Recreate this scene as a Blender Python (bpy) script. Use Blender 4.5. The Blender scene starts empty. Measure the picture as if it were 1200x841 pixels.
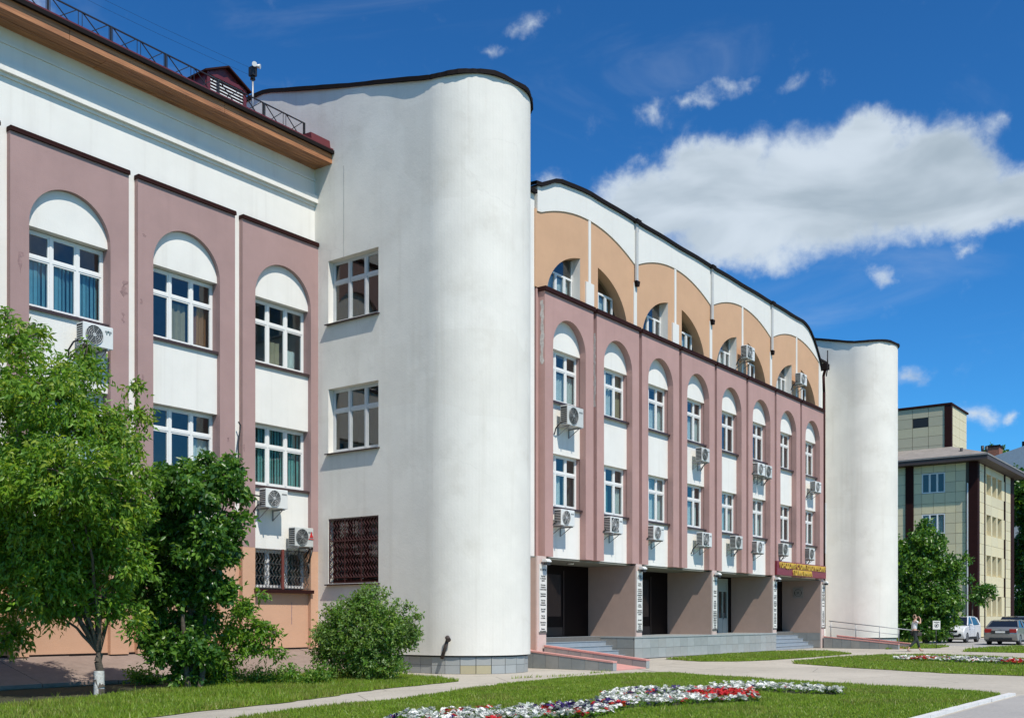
import bpy, bmesh, math, random
import numpy as np
from mathutils import Vector, Matrix
random.seed(7); rng = np.random.default_rng(7)
R = math.radians
SC = bpy.context.scene
COL = SC.collection

# ------------------------------------------------------------------ camera
# world frame: X runs along the facades (away to the right), Y into the buildings, Z up, metres
A = math.atan(920 / 1232.0)
cam_d = bpy.data.cameras.new('camera'); cam = bpy.data.objects.new('camera', cam_d); COL.objects.link(cam)
cam.location = (0, 0, 1.5)
cam.rotation_euler = (R(90), 0, A - R(90))
cam_d.sensor_width = 36; cam_d.lens = 36 * 1232 / 1200.0
cam_d.shift_y = (725 - 420.5) / 1200.0
cam_d.clip_end = 3000; cam_d.clip_start = 0.1
SC.camera = cam

# ------------------------------------------------------------------ light
SUN = Vector((-0.39, -1.0, 1.5)).normalized()
sd = bpy.data.lights.new('sun', 'SUN'); sd.energy = 5.0; sd.angle = R(0.53); sd.color = (1, 0.935, 0.84)
so = bpy.data.objects.new('sun', sd); COL.objects.link(so)
so.rotation_euler = SUN.to_track_quat('Z', 'Y').to_euler(); so.location = (-20, -40, 60)
w = bpy.data.worlds.new('World'); SC.world = w; w.use_nodes = True
NT = w.node_tree; NT.nodes.clear()
def nn(nt, t, **k):
    n = nt.nodes.new(t)
    for a, b in k.items(): setattr(n, a, b)
    return n
def mth(nt, op, a, b=None, c=None, clamp=False):
    n = nt.nodes.new('ShaderNodeMath'); n.operation = op; n.use_clamp = clamp
    for i, x in enumerate((a, b, c)):
        if x is None: continue
        if isinstance(x, (int, float)): n.inputs[i].default_value = x
        else: nt.links.new(x, n.inputs[i])
    return n.outputs[0]
def world():
    nt = NT; L = nt.links.new
    sky = nn(nt, 'ShaderNodeTexSky', sky_type='NISHITA', sun_disc=False)
    sky.sun_elevation = math.asin(SUN.z); sky.sun_rotation = math.atan2(SUN.x, SUN.y)
    sky.altitude = 300; sky.air_density = 1.0; sky.dust_density = 0.25; sky.ozone_density = 2.5
    gm = nn(nt, 'ShaderNodeGamma'); gm.inputs[1].default_value = 1.3; L(sky.outputs[0], gm.inputs[0])
    mx = nn(nt, 'ShaderNodeMix', data_type='RGBA', blend_type='MULTIPLY'); mx.inputs[0].default_value = 1
    L(gm.outputs[0], mx.inputs[6]); mx.inputs[7].default_value = (0.25, 0.72, 1.0, 1)
    bg = nn(nt, 'ShaderNodeBackground'); bg.inputs[1].default_value = 0.09; L(mx.outputs[2], bg.inputs[0])
    tc = nn(nt, 'ShaderNodeTexCoord'); sp = nn(nt, 'ShaderNodeSeparateXYZ'); L(tc.outputs['Generated'], sp.inputs[0])
    az = mth(nt, 'MULTIPLY', mth(nt, 'ARCTAN2', sp.outputs[1], sp.outputs[0]), 57.2958)
    el = mth(nt, 'MULTIPLY', mth(nt, 'ARCSINE', sp.outputs[2]), 57.2958)
    cmb = nn(nt, 'ShaderNodeCombineXYZ'); L(az, cmb.inputs[0]); L(el, cmb.inputs[1])
    def noise(scale, detail, rough, dist=0.0, off=(0, 0, 0), sx=1.0, sy=1.0):
        mp = nn(nt, 'ShaderNodeMapping'); mp.inputs['Location'].default_value = off
        mp.inputs['Scale'].default_value = (sx, sy, 1); L(cmb.outputs[0], mp.inputs[0])
        n = nn(nt, 'ShaderNodeTexNoise'); n.inputs['Scale'].default_value = scale; n.inputs['Detail'].default_value = detail
        n.inputs['Roughness'].default_value = rough; n.inputs['Distortion'].default_value = dist
        L(mp.outputs[0], n.inputs['Vector']); return n.outputs['Fac']
    n1 = noise(0.42, 9, 0.58, 0.25); n2 = noise(0.22, 4, 0.5, 0.4, (7, 3, 0), 0.55, 1.5); n3 = noise(1.6, 6, 0.7, 0.4, (1, 9, 0))
    # cloud banks: centre azimuth, centre elevation, half widths (degrees), weight
    cl = [(21.6, 21.3, 8.6, 3.2, 1.0), (28.2, 21.4, 4.6, 2.1, 1.0), (26.0, 22.7, 4.0, 1.7, 1.0), (12.6, 19.7, 3.5, 1.5, 1.0), (15.4, 20.9, 4.8, 2.7, 1.0), (10.0, 19.9, 4.4, 1.6, 1.0),
          (24.6, 19.4, 4.2, 1.7, .9), (18.0, 23.4, 2.6, 1.4, .9), (24.9, 26.5, 1.7, .6, .36), (26.7, 26.1, 1.6, .5, .33), (29.1, 25.6, 1.3, .8, .32), (17.3, 17.3, 1.6, .7, .42),
          (36.0, 29.5, 1.2, .6, .36), (37.9, 28.5, 1.2, .45, .3), (34.2, 22.4, 1.4, 1.2, .4), (12.9, 9.9, 1.3, .8, .46), (21.4, 26.2, 1.6, .5, .27),
          (16.0, 12.2, 1.2, .6, .36), (13.4, 17.9, 1.2, .5, .38), (11.9, 23.2, 1.1, .6, .3), (11.2, 9.8, .8, .4, .4), (-14, 15, 9, 4, .9), (70, 24, 14, 6, .8),
          (120, 30, 16, 6, .9), (-60, 22, 16, 5, .9), (-110, 30, 14, 7, .9), (-150, 16, 18, 5, .9)]  # the wide last banks are out of view, added to whiten the ambient light
    wp = nn(nt, 'ShaderNodeTexNoise'); wp.inputs['Scale'].default_value = .38; wp.inputs['Detail'].default_value = 5; wp.inputs['Roughness'].default_value = .6; L(cmb.outputs[0], wp.inputs['Vector'])
    ws = nn(nt, 'ShaderNodeSeparateColor'); L(wp.outputs['Color'], ws.inputs[0])
    az0, el0 = az, el
    az = mth(nt, 'ADD', az, mth(nt, 'MULTIPLY', mth(nt, 'SUBTRACT', ws.outputs[0], .5), 4.0)); el = mth(nt, 'ADD', el, mth(nt, 'MULTIPLY', mth(nt, 'SUBTRACT', ws.outputs[1], .5), 2.2))
    tot = None
    for a, e, ra, re, wt in cl:
        dx = mth(nt, 'DIVIDE', mth(nt, 'SUBTRACT', az, a), ra); dy = mth(nt, 'DIVIDE', mth(nt, 'SUBTRACT', el, e), re)
        d = mth(nt, 'SQRT', mth(nt, 'ADD', mth(nt, 'MULTIPLY', dx, dx), mth(nt, 'MULTIPLY', dy, dy)))
        v = mth(nt, 'MULTIPLY', mth(nt, 'SUBTRACT', 1.25, d), wt)
        tot = v if tot is None else mth(nt, 'SMOOTH_MAX', tot, v, 0.25)
    tot = mth(nt, 'MAXIMUM', tot, 0.02)
    nz = mth(nt, 'MULTIPLY', mth(nt, 'SUBTRACT', n1, 0.52), 3.0)
    nz = mth(nt, 'ADD', nz, mth(nt, 'MULTIPLY', mth(nt, 'SUBTRACT', n3, 0.5), 0.55))
    s = mth(nt, 'ADD', mth(nt, 'MULTIPLY', tot, 1.25), mth(nt, 'MULTIPLY', nz, 0.36))
    mr = nn(nt, 'ShaderNodeMapRange', interpolation_type='SMOOTHERSTEP'); L(s, mr.inputs[0])
    mr.inputs[1].default_value = 0.08; mr.inputs[2].default_value = 0.88
    thin = nn(nt, 'ShaderNodeMapRange', interpolation_type='SMOOTHSTEP'); L(noise(0.1, 6, 0.6, 1.2, (3, 5, 0), 0.5, 1.6), thin.inputs[0])
    thin.inputs[1].default_value = 0.52; thin.inputs[2].default_value = 0.85; thin.inputs[4].default_value = 0.2
    dens = mth(nt, 'MAXIMUM', mth(nt, 'MULTIPLY', mr.outputs[0], 0.97), thin.outputs[0])
    up = nn(nt, 'ShaderNodeMapRange'); L(el, up.inputs[0]); up.inputs[1].default_value = 0; up.inputs[2].default_value = 4
    dens = mth(nt, 'MULTIPLY', dens, up.outputs[0])
    core = nn(nt, 'ShaderNodeMapRange', interpolation_type='SMOOTHSTEP')
    L(mth(nt, 'ADD', mth(nt, 'MULTIPLY', mth(nt, 'MINIMUM', tot, .62), 0.9), mth(nt, 'MULTIPLY', mth(nt, 'SUBTRACT', n2, 0.5), 1.7)), core.inputs[0])
    core.inputs[1].default_value = 0.25; core.inputs[2].default_value = 1.0
    cr = nn(nt, 'ShaderNodeMix', data_type='RGBA'); L(core.outputs[0], cr.inputs[0])
    cr.inputs[6].default_value = (0.68, 0.77, 0.86, 1); cr.inputs[7].default_value = (0.38, 0.47, 0.55, 1)
    cb = nn(nt, 'ShaderNodeBackground'); cb.inputs[1].default_value = 0.98; L(cr.outputs[2], cb.inputs[0])
    ms = nn(nt, 'ShaderNodeMixShader'); L(dens, ms.inputs[0]); L(bg.outputs[0], ms.inputs[1]); L(cb.outputs[0], ms.inputs[2])
    out = nn(nt, 'ShaderNodeOutputWorld'); L(ms.outputs[0], out.inputs[0])
world()
SC.view_settings.view_transform = 'Standard'; SC.view_settings.look = 'None'
SC.view_settings.exposure = 0.0; SC.view_settings.gamma = 1.0
SC.render.engine = 'CYCLES'
SC.cycles.max_bounces = 6; SC.cycles.diffuse_bounces = 3; SC.cycles.glossy_bounces = 3
SC.cycles.transparent_max_bounces = 12; SC.cycles.transmission_bounces = 4; SC.cycles.use_denoising = True

# ------------------------------------------------------------------ materials
MATS = {}
def base_mat(name):
    m = bpy.data.materials.new(name); m.use_nodes = True; nt = m.node_tree
    return m, nt, nt.nodes['Principled BSDF']
def mat(name, col, rough=0.7, metal=0.0, var=0.08, scale=3.0, bump=0.0, bscale=40.0, streak=0.0, spec=0.5, stains=0.0, dirt=(0.25, 0.22, 0.18), coat=0.0, cracks=0.0):
    """opaque surface: base colour with soft patches, vertical rain streaks, stains and fine relief"""
    if name in MATS: return MATS[name]
    m, nt, b = base_mat(name); L = nt.links.new
    tc = nn(nt, 'ShaderNodeTexCoord')
    col4 = (*col, 1)
    cur = None
    if var > 0:
        n = nn(nt, 'ShaderNodeTexNoise'); n.inputs['Scale'].default_value = scale; n.inputs['Detail'].default_value = 6; n.inputs['Roughness'].default_value = 0.65
        L(tc.outputs['Object'], n.inputs['Vector'])
        mr = nn(nt, 'ShaderNodeMapRange'); L(n.outputs['Fac'], mr.inputs[0]); mr.inputs[1].default_value = 0.3; mr.inputs[2].default_value = 0.7
        mr.inputs[3].default_value = 1 - var; mr.inputs[4].default_value = 1 + var * 0.6
        vm = nn(nt, 'ShaderNodeVectorMath', operation='SCALE'); vm.inputs[0].default_value = col; L(mr.outputs[0], vm.inputs['Scale'])
        cur = vm.outputs[0]
    def mixin(fac, c2, cur):
        mx = nn(nt, 'ShaderNodeMix', data_type='RGBA'); L(fac, mx.inputs[0])
        if cur is None: mx.inputs[6].default_value = col4
        else: L(cur, mx.inputs[6])
        mx.inputs[7].default_value = (*c2, 1); return mx.outputs[2]
    if streak > 0:
        mp = nn(nt, 'ShaderNodeMapping'); mp.inputs['Scale'].default_value = (2.6, 2.6, 0.11); L(tc.outputs['Object'], mp.inputs[0])
        n = nn(nt, 'ShaderNodeTexNoise'); n.inputs['Scale'].default_value = 1.6; n.inputs['Detail'].default_value = 5; L(mp.outputs[0], n.inputs['Vector'])
        mr = nn(nt, 'ShaderNodeMapRange', interpolation_type='SMOOTHSTEP'); L(n.outputs['Fac'], mr.inputs[0]); mr.inputs[1].default_value = 0.5; mr.inputs[2].default_value = 0.78
        mr.inputs[4].default_value = streak
        cur = mixin(mr.outputs[0], dirt, cur)
    if stains > 0:
        n = nn(nt, 'ShaderNodeTexNoise'); n.inputs['Scale'].default_value = 0.55; n.inputs['Detail'].default_value = 8; n.inputs['Roughness'].default_value = 0.7
        L(tc.outputs['Object'], n.inputs['Vector'])
        mr = nn(nt, 'ShaderNodeMapRange', interpolation_type='SMOOTHSTEP'); L(n.outputs['Fac'], mr.inputs[0]); mr.inputs[1].default_value = 0.52; mr.inputs[2].default_value = 0.72
        mr.inputs[4].default_value = stains
        cur = mixin(mr.outputs[0], dirt, cur)
    if cracks > 0:   # hairline cracks and darker repair patches
        n = nn(nt, 'ShaderNodeTexNoise'); n.inputs['Scale'].default_value = 1.3; n.inputs['Detail'].default_value = 8; n.inputs['Roughness'].default_value = 0.75; L(tc.outputs['Object'], n.inputs['Vector'])
        vx = nn(nt, 'ShaderNodeMix', data_type='VECTOR'); vx.inputs[0].default_value = .3; L(tc.outputs['Object'], vx.inputs[4]); L(n.outputs['Color'], vx.inputs[5])
        v = nn(nt, 'ShaderNodeTexVoronoi', feature='DISTANCE_TO_EDGE'); v.inputs['Scale'].default_value = .8; L(vx.outputs[1], v.inputs['Vector'])
        n2 = nn(nt, 'ShaderNodeTexNoise'); n2.inputs['Scale'].default_value = .35; L(tc.outputs['Object'], n2.inputs['Vector'])
        gate = nn(nt, 'ShaderNodeMapRange', interpolation_type='SMOOTHSTEP'); L(n2.outputs['Fac'], gate.inputs[0]); gate.inputs[1].default_value = .52; gate.inputs[2].default_value = .62
        cur = mixin(mth(nt, 'MULTIPLY', mth(nt, 'MULTIPLY', mth(nt, 'LESS_THAN', v.outputs[0], .006), cracks), gate.outputs[0]), [x * .4 for x in dirt], cur)
        pv = nn(nt, 'ShaderNodeTexVoronoi', feature='F1', distance='CHEBYCHEV'); pv.inputs['Scale'].default_value = .45; L(tc.outputs['Object'], pv.inputs['Vector'])
        sx = nn(nt, 'ShaderNodeSeparateColor'); L(pv.outputs['Color'], sx.inputs[0])
        cur = mixin(mth(nt, 'MULTIPLY', mth(nt, 'GREATER_THAN', sx.outputs[0], .8), .10), dirt, cur)
    if cur is None: b.inputs['Base Color'].default_value = col4
    else: L(cur, b.inputs['Base Color'])
    b.inputs['Roughness'].default_value = rough; b.inputs['Metallic'].default_value = metal
    b.inputs['Specular IOR Level'].default_value = spec; b.inputs['Coat Weight'].default_value = coat
    if bump > 0:
        n = nn(nt, 'ShaderNodeTexNoise'); n.inputs['Scale'].default_value = bscale; n.inputs['Detail'].default_value = 4; L(tc.outputs['Object'], n.inputs['Vector'])
        n2 = nn(nt, 'ShaderNodeTexNoise'); n2.inputs['Scale'].default_value = 1.1; n2.inputs['Detail'].default_value = 3; L(tc.outputs['Object'], n2.inputs['Vector'])
        ad = mth(nt, 'ADD', n.outputs['Fac'], mth(nt, 'MULTIPLY', n2.outputs['Fac'], 3.0))
        bp = nn(nt, 'ShaderNodeBump'); bp.inputs['Strength'].default_value = bump; bp.inputs['Distance'].default_value = 0.02
        L(ad, bp.inputs['Height']); L(bp.outputs[0], b.inputs['Normal'])
    MATS[name] = m; return m
WHITE = mat('white plaster', (0.75, 0.735, 0.68), 0.85, var=0.05, scale=0.8, bump=0.25, streak=0.2, stains=0.08, dirt=(0.46, 0.43, 0.37))
TOWERW = mat('tower plaster', (0.735, 0.71, 0.64), 0.88, var=0.09, scale=0.6, bump=0.16, bscale=18, streak=0.22, stains=0.30, dirt=(0.50, 0.46, 0.38), cracks=.07)
UPWHITE = mat('cream white plaster', (0.70, 0.69, 0.64), 0.85, var=0.04, scale=0.8, bump=0.2, streak=0.10, dirt=(0.45, 0.42, 0.36))
PINK = mat('dusty pink plaster', (0.355, 0.232, 0.215), 0.85, var=0.10, scale=.7, bump=0.3, streak=0.22, stains=.12, dirt=(0.26, 0.17, 0.155))
PINK2 = mat('rose plaster', (0.425, 0.26, 0.232), 0.85, var=0.10, scale=.7, bump=0.3, streak=0.25, stains=.10, dirt=(0.30, 0.18, 0.16))
PEACH = mat('peach plaster', (0.56, 0.34, 0.20), 0.85, var=0.06, scale=1.0, bump=0.3, streak=0.10, stains=0.08, dirt=(0.45, 0.28, 0.17))
PEACHB = mat('orange base plaster', (0.55, 0.325, 0.21), 0.85, var=0.06, scale=1.0, bump=0.3, streak=0.08, stains=0.1, dirt=(0.42, 0.24, 0.15))
MAROON = mat('maroon painted metal', (0.026, 0.007, 0.006), 0.75, var=0.15, scale=4, bump=0.05, spec=0.15)
MARROOF = mat('maroon roof sheet', (0.12, 0.02, 0.025), 0.4, var=0.15, scale=2)
DARKM = mat('dark brown flashing', (0.011, 0.008, 0.008), 0.8, var=0.2, scale=5, spec=0.15)
BLACKM = mat('black painted steel', (0.012, 0.012, 0.013), 0.5, var=0.1)
TILE = [mat('grey ceramic tile %s' % s, c, 0.38, var=0.10, scale=2.5, bump=0.03, stains=0.12, dirt=(0.2, 0.2, 0.17)) for s, c in
        (('pale', (0.34, 0.355, 0.345)), ('mid', (0.30, 0.315, 0.305)), ('dull', (0.32, 0.325, 0.31)), ('stained', (0.40, 0.35, 0.22)))]
DTILE = [mat('dark slate tile %s' % s, c, 0.4, var=0.12, scale=2.5, stains=0.1, dirt=(0.2, 0.2, 0.18)) for s, c in
         (('cool', (0.235, 0.245, 0.235)), ('warm', (0.265, 0.26, 0.24)))]
STEP = mat('blue grey step tile', (0.27, 0.31, 0.345), 0.4, var=0.1)
GROUT = mat('grey grout', (0.13, 0.125, 0.115), 0.9, var=0.15, scale=8)
RAMPPINK = mat('pink painted concrete', (0.56, 0.27, 0.23), 0.75, var=0.12, scale=3, bump=0.2, stains=0.15, dirt=(0.35, 0.22, 0.18))
WINGB = mat('brown rose portal plaster', (0.385, 0.275, 0.225), 0.85, var=0.05, bump=0.25, streak=0.06, dirt=(0.3, 0.2, 0.17))
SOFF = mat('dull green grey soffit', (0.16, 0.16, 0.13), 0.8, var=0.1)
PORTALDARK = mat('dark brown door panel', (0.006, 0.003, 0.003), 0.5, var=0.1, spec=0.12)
PVC = mat('white window plastic', (0.74, 0.74, 0.71), 0.4, var=0.03)
BEIGEFR = mat('cream window head', (0.45, 0.42, 0.33), 0.7, var=0.05)
GREYFR = mat('grey aged frame', (0.55, 0.56, 0.55), 0.55, var=0.1)
SILL = mat('brown metal sill', (0.045, 0.025, 0.024), 0.45, var=0.15)
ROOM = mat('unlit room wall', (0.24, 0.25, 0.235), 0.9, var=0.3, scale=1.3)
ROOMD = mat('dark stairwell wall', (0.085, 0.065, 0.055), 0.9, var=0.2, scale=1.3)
BLIND = mat('teal vertical blind fabric', (0.16, 0.38, 0.48), 0.8, var=0.12, scale=6)
BLINDG = mat('sea green vertical blind fabric', (0.20, 0.46, 0.43), 0.8, var=0.12, scale=6)
CURT = mat('white net curtain', (0.62, 0.66, 0.64), 0.9, var=0.15, scale=3)
CURTB = mat('beige roller blind', (0.38, 0.31, 0.20), 0.9, var=0.12)
CURTO = mat('orange brown curtain', (0.30, 0.12, 0.05), 0.9, var=0.12)
ACW = mat('white enamelled casing', (0.68, 0.69, 0.66), 0.4, var=0.06, scale=5, stains=0.10, dirt=(0.4, 0.36, 0.3))
ACG = mat('aged grey casing', (0.55, 0.56, 0.53), 0.45, var=0.10, scale=5, stains=0.15, dirt=(0.36, 0.33, 0.27))
ACD = mat('dark fan cavity', (0.035, 0.037, 0.037), 0.6, var=0.1)
ACL = mat('grey grille wire', (0.22, 0.23, 0.22), 0.5, var=0)
STEEL = mat('grey galvanised steel', (0.30, 0.31, 0.32), 0.45, metal=0.6, var=0.1)
RED = mat('red print', (0.55, 0.03, 0.03), 0.5, var=0)
TEALP = mat('dark teal print', (0.01, 0.09, 0.08), 0.5, var=0)
LETTER = mat('gold sign lettering', (0.55, 0.37, 0.05), 0.45, var=0.1)
SIGNRED = mat('maroon sign board', (0.19, 0.022, 0.035), 0.45, var=0.1)
SIGNW = mat('cream white sign board', (0.66, 0.65, 0.60), 0.5, var=0.04)
INK = mat('black print', (0.015, 0.015, 0.015), 0.6, var=0)
POST = mat('pale rose plaster', (0.56, 0.44, 0.39), 0.85, var=0.05, bump=0.2)
CONC = mat('rough concrete', (0.36, 0.35, 0.32), 0.9, var=0.25, scale=5, bump=0.6, stains=0.3)
BARK = mat('tree bark', (0.10, 0.08, 0.06), 0.9, var=0.3, scale=12, bump=0.8, bscale=30)
LIME = mat('whitewashed bark', (0.55, 0.54, 0.50), 0.9, var=0.35, scale=14, bump=0.6)
BEIGE = [mat('beige facade panel %s' % s, c, 0.55, var=0.04, streak=0.05, dirt=(0.35, 0.3, 0.2)) for s, c in (('pale', (0.66, 0.585, 0.375)), ('warm', (0.69, 0.60, 0.37)), ('cool', (0.61, 0.54, 0.35)))]
def rgb_wood():
    m, nt, b = base_mat('varnished pine board'); L = nt.links.new
    tc = nn(nt, 'ShaderNodeTexCoord'); mp = nn(nt, 'ShaderNodeMapping'); mp.inputs['Scale'].default_value = (0.5, 9, 9); L(tc.outputs['Object'], mp.inputs[0])
    n = nn(nt, 'ShaderNodeTexNoise'); n.inputs['Scale'].default_value = 2.2; n.inputs['Detail'].default_value = 6; L(mp.outputs[0], n.inputs['Vector'])
    r = nn(nt, 'ShaderNodeValToRGB'); L(n.outputs['Fac'], r.inputs[0])
    r.color_ramp.elements[0].position = .3; r.color_ramp.elements[0].color = (.20, .075, .03, 1)
    r.color_ramp.elements[1].position = .7; r.color_ramp.elements[1].color = (.52, .235, .10, 1)
    L(r.outputs[0], b.inputs['Base Color']); b.inputs['Roughness'].default_value = .55
    return m
WOOD = rgb_wood()
def glass_mat(name, tint, refl=1.0):
    m, nt, b = base_mat(name); L = nt.links.new; nt.nodes.remove(b)
    tr = nn(nt, 'ShaderNodeBsdfTransparent'); tr.inputs[0].default_value = (*tint, 1)
    gl = nn(nt, 'ShaderNodeBsdfGlossy'); gl.inputs['Roughness'].default_value = 0.015; gl.inputs[0].default_value = (1, 1, 1, 1)
    fr = nn(nt, 'ShaderNodeFresnel'); fr.inputs[0].default_value = 1.55
    tc = nn(nt, 'ShaderNodeTexCoord'); n = nn(nt, 'ShaderNodeTexNoise'); n.inputs['Scale'].default_value = 1.4; L(tc.outputs['Object'], n.inputs['Vector'])
    bp = nn(nt, 'ShaderNodeBump'); bp.inputs['Strength'].default_value = 0.08; bp.inputs['Distance'].default_value = 0.02; L(n.outputs['Fac'], bp.inputs['Height'])
    L(bp.outputs[0], gl.inputs['Normal'])
    geo = nn(nt, 'ShaderNodeNewGeometry'); front = mth(nt, 'SUBTRACT', 1.0, geo.outputs['Backfacing'])   # one reflection per pane, from its outer face
    mx = nn(nt, 'ShaderNodeMixShader'); L(mth(nt, 'MULTIPLY', mth(nt, 'MULTIPLY', fr.outputs[0], refl, clamp=True), front), mx.inputs[0]); L(tr.outputs[0], mx.inputs[1]); L(gl.outputs[0], mx.inputs[2])
    L(mx.outputs[0], nt.nodes['Material Output'].inputs[0]); return m
GLASS = glass_mat('window glass', (0.80, 0.86, 0.86), 1.7)
CARGLASS = mat('dark car glass', (0.012, 0.014, 0.017), 0.05, var=0, spec=0.8)
def leaf_mat(name, col, tcol, tr=0.35, rough=0.45):
    m, nt, b = base_mat(name); L = nt.links.new
    tc = nn(nt, 'ShaderNodeTexCoord'); n = nn(nt, 'ShaderNodeTexNoise'); n.inputs['Scale'].default_value = 2.5; n.inputs['Detail'].default_value = 3; L(tc.outputs['Object'], n.inputs['Vector'])
    mr = nn(nt, 'ShaderNodeMapRange'); L(n.outputs['Fac'], mr.inputs[0]); mr.inputs[1].default_value = .3; mr.inputs[2].default_value = .7; mr.inputs[3].default_value = .75; mr.inputs[4].default_value = 1.25
    vm = nn(nt, 'ShaderNodeVectorMath', operation='SCALE'); vm.inputs[0].default_value = col; L(mr.outputs[0], vm.inputs['Scale'])
    L(vm.outputs[0], b.inputs['Base Color']); b.inputs['Roughness'].default_value = rough; b.inputs['Specular IOR Level'].default_value = 0.4
    t = nn(nt, 'ShaderNodeBsdfTranslucent'); t.inputs[0].default_value = (*tcol, 1)
    mx = nn(nt, 'ShaderNodeMixShader'); mx.inputs[0].default_value = tr
    L(b.outputs[0], mx.inputs[1]); L(t.outputs[0], mx.inputs[2]); L(mx.outputs[0], nt.nodes['Material Output'].inputs[0]); return m
LF_LIME = [leaf_mat('lime green leaf', (.145, .27, .02), (.34, .56, .03), .34), leaf_mat('bright green leaf', (.085, .185, .018), (.2, .4, .02), .32), leaf_mat('yellow green leaf', (.25, .33, .035), (.52, .66, .04), .42)]
LF_DARK = [leaf_mat('deep green leaf', (.04, .105, .018), (.10, .26, .02), .28, .3), leaf_mat('mid green leaf', (.065, .155, .024), (.15, .36, .03), .3, .3), leaf_mat('fresh green leaf', (.12, .23, .03), (.26, .48, .03), .35, .36)]
LF_BUSH = [leaf_mat('grey green leaf', (.13, .21, .06), (.22, .36, .06), .3, .36), leaf_mat('shrub leaf', (.10, .22, .025), (.26, .46, .03), .36), leaf_mat('pale shrub leaf', (.19, .29, .05), (.36, .54, .06), .36)]
GRASSM = [leaf_mat('grass blade green', (.22, .32, .03), (.38, .54, .04), .42), leaf_mat('grass blade deep', (.15, .245, .024), (.28, .44, .03), .4), leaf_mat('grass blade dry', (.23, .26, .05), (.34, .38, .07), .4)]
PET_W = leaf_mat('white petal', (.80, .80, .74), (.6, .6, .6), .2, .7); PET_R = leaf_mat('red petal', (.55, .015, .02), (.5, .02, .02), .2, .6)
PET_S = leaf_mat('silver leaf', (.42, .46, .40), (.3, .36, .3), .2, .7); PET_P = leaf_mat('violet petal', (.035, .015, .12), (.05, .02, .15), .2, .7)
def ground_mat(name, c1, c2, scale, bump, c3=None, cracks=0.0, big=0.25):
    m, nt, b = base_mat(name); L = nt.links.new; tc = nn(nt, 'ShaderNodeTexCoord')
    n = nn(nt, 'ShaderNodeTexNoise'); n.inputs['Scale'].default_value = scale; n.inputs['Detail'].default_value = 10; n.inputs['Roughness'].default_value = .75; L(tc.outputs['Object'], n.inputs['Vector'])
    n2 = nn(nt, 'ShaderNodeTexNoise'); n2.inputs['Scale'].default_value = big; n2.inputs['Detail'].default_value = 6; L(tc.outputs['Object'], n2.inputs['Vector'])
    f = mth(nt, 'ADD', mth(nt, 'MULTIPLY', n.outputs['Fac'], .5), mth(nt, 'MULTIPLY', n2.outputs['Fac'], .5))
    r = nn(nt, 'ShaderNodeValToRGB'); L(f, r.inputs[0]); r.color_ramp.elements[0].position = .38; r.color_ramp.elements[0].color = (*c1, 1)
    r.color_ramp.elements[1].position = .62; r.color_ramp.elements[1].color = (*c2, 1)
    col = r.outputs[0]
    if cracks > 0:
        v = nn(nt, 'ShaderNodeTexVoronoi', feature='DISTANCE_TO_EDGE'); v.inputs['Scale'].default_value = 0.33
        mp = nn(nt, 'ShaderNodeMix', data_type='VECTOR'); mp.inputs[0].default_value = .12; L(tc.outputs['Object'], mp.inputs[4]); L(n2.outputs['Color'], mp.inputs[5]); L(mp.outputs[1], v.inputs['Vector'])
        cr = mth(nt, 'LESS_THAN', v.outputs[0], 0.004)
        mx = nn(nt, 'ShaderNodeMix', data_type='RGBA'); L(mth(nt, 'MULTIPLY', cr, cracks), mx.inputs[0]); L(col, mx.inputs[6]); mx.inputs[7].default_value = (*[x * .35 for x in c1], 1); col = mx.outputs[2]
    n3 = nn(nt, 'ShaderNodeTexNoise'); n3.inputs['Scale'].default_value = .8; n3.inputs['Detail'].default_value = 9; n3.inputs['Roughness'].default_value = .8; L(tc.outputs['Object'], n3.inputs['Vector'])
    sm_ = nn(nt, 'ShaderNodeMapRange', interpolation_type='SMOOTHSTEP'); L(n3.outputs['Fac'], sm_.inputs[0]); sm_.inputs[1].default_value = .5; sm_.inputs[2].default_value = .68; sm_.inputs[4].default_value = .35
    mz = nn(nt, 'ShaderNodeMix', data_type='RGBA'); L(sm_.outputs[0], mz.inputs[0]); L(col, mz.inputs[6]); mz.inputs[7].default_value = (*[x * .62 for x in c1], 1); col = mz.outputs[2]
    L(col, b.inputs['Base Color']); b.inputs['Roughness'].default_value = .9; b.inputs['Specular IOR Level'].default_value = .3
    bp = nn(nt, 'ShaderNodeBump'); bp.inputs['Strength'].default_value = bump; bp.inputs['Distance'].default_value = .02; L(n.outputs['Fac'], bp.inputs['Height']); L(bp.outputs[0], b.inputs['Normal'])
    return m
G_PAVE = ground_mat('worn concrete pavement', (.36, .33, .27), (.48, .44, .365), 9, .35, cracks=.6)
G_ROAD = ground_mat('grey asphalt', (.30, .29, .27), (.39, .375, .345), 14, .5, cracks=.35)
G_EARTH = ground_mat('grassy earth', (.05, .075, .02), (.09, .12, .03), 5, .8)
G_LAWN = ground_mat('lawn sod', (.12, .17, .025), (.19, .24, .04), 6, 1.0, big=.6)
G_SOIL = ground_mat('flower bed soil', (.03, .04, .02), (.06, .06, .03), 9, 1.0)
G_APRON = ground_mat('brown rendered apron', (.20, .15, .125), (.29, .225, .19), 4, .3, big=.4)

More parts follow.
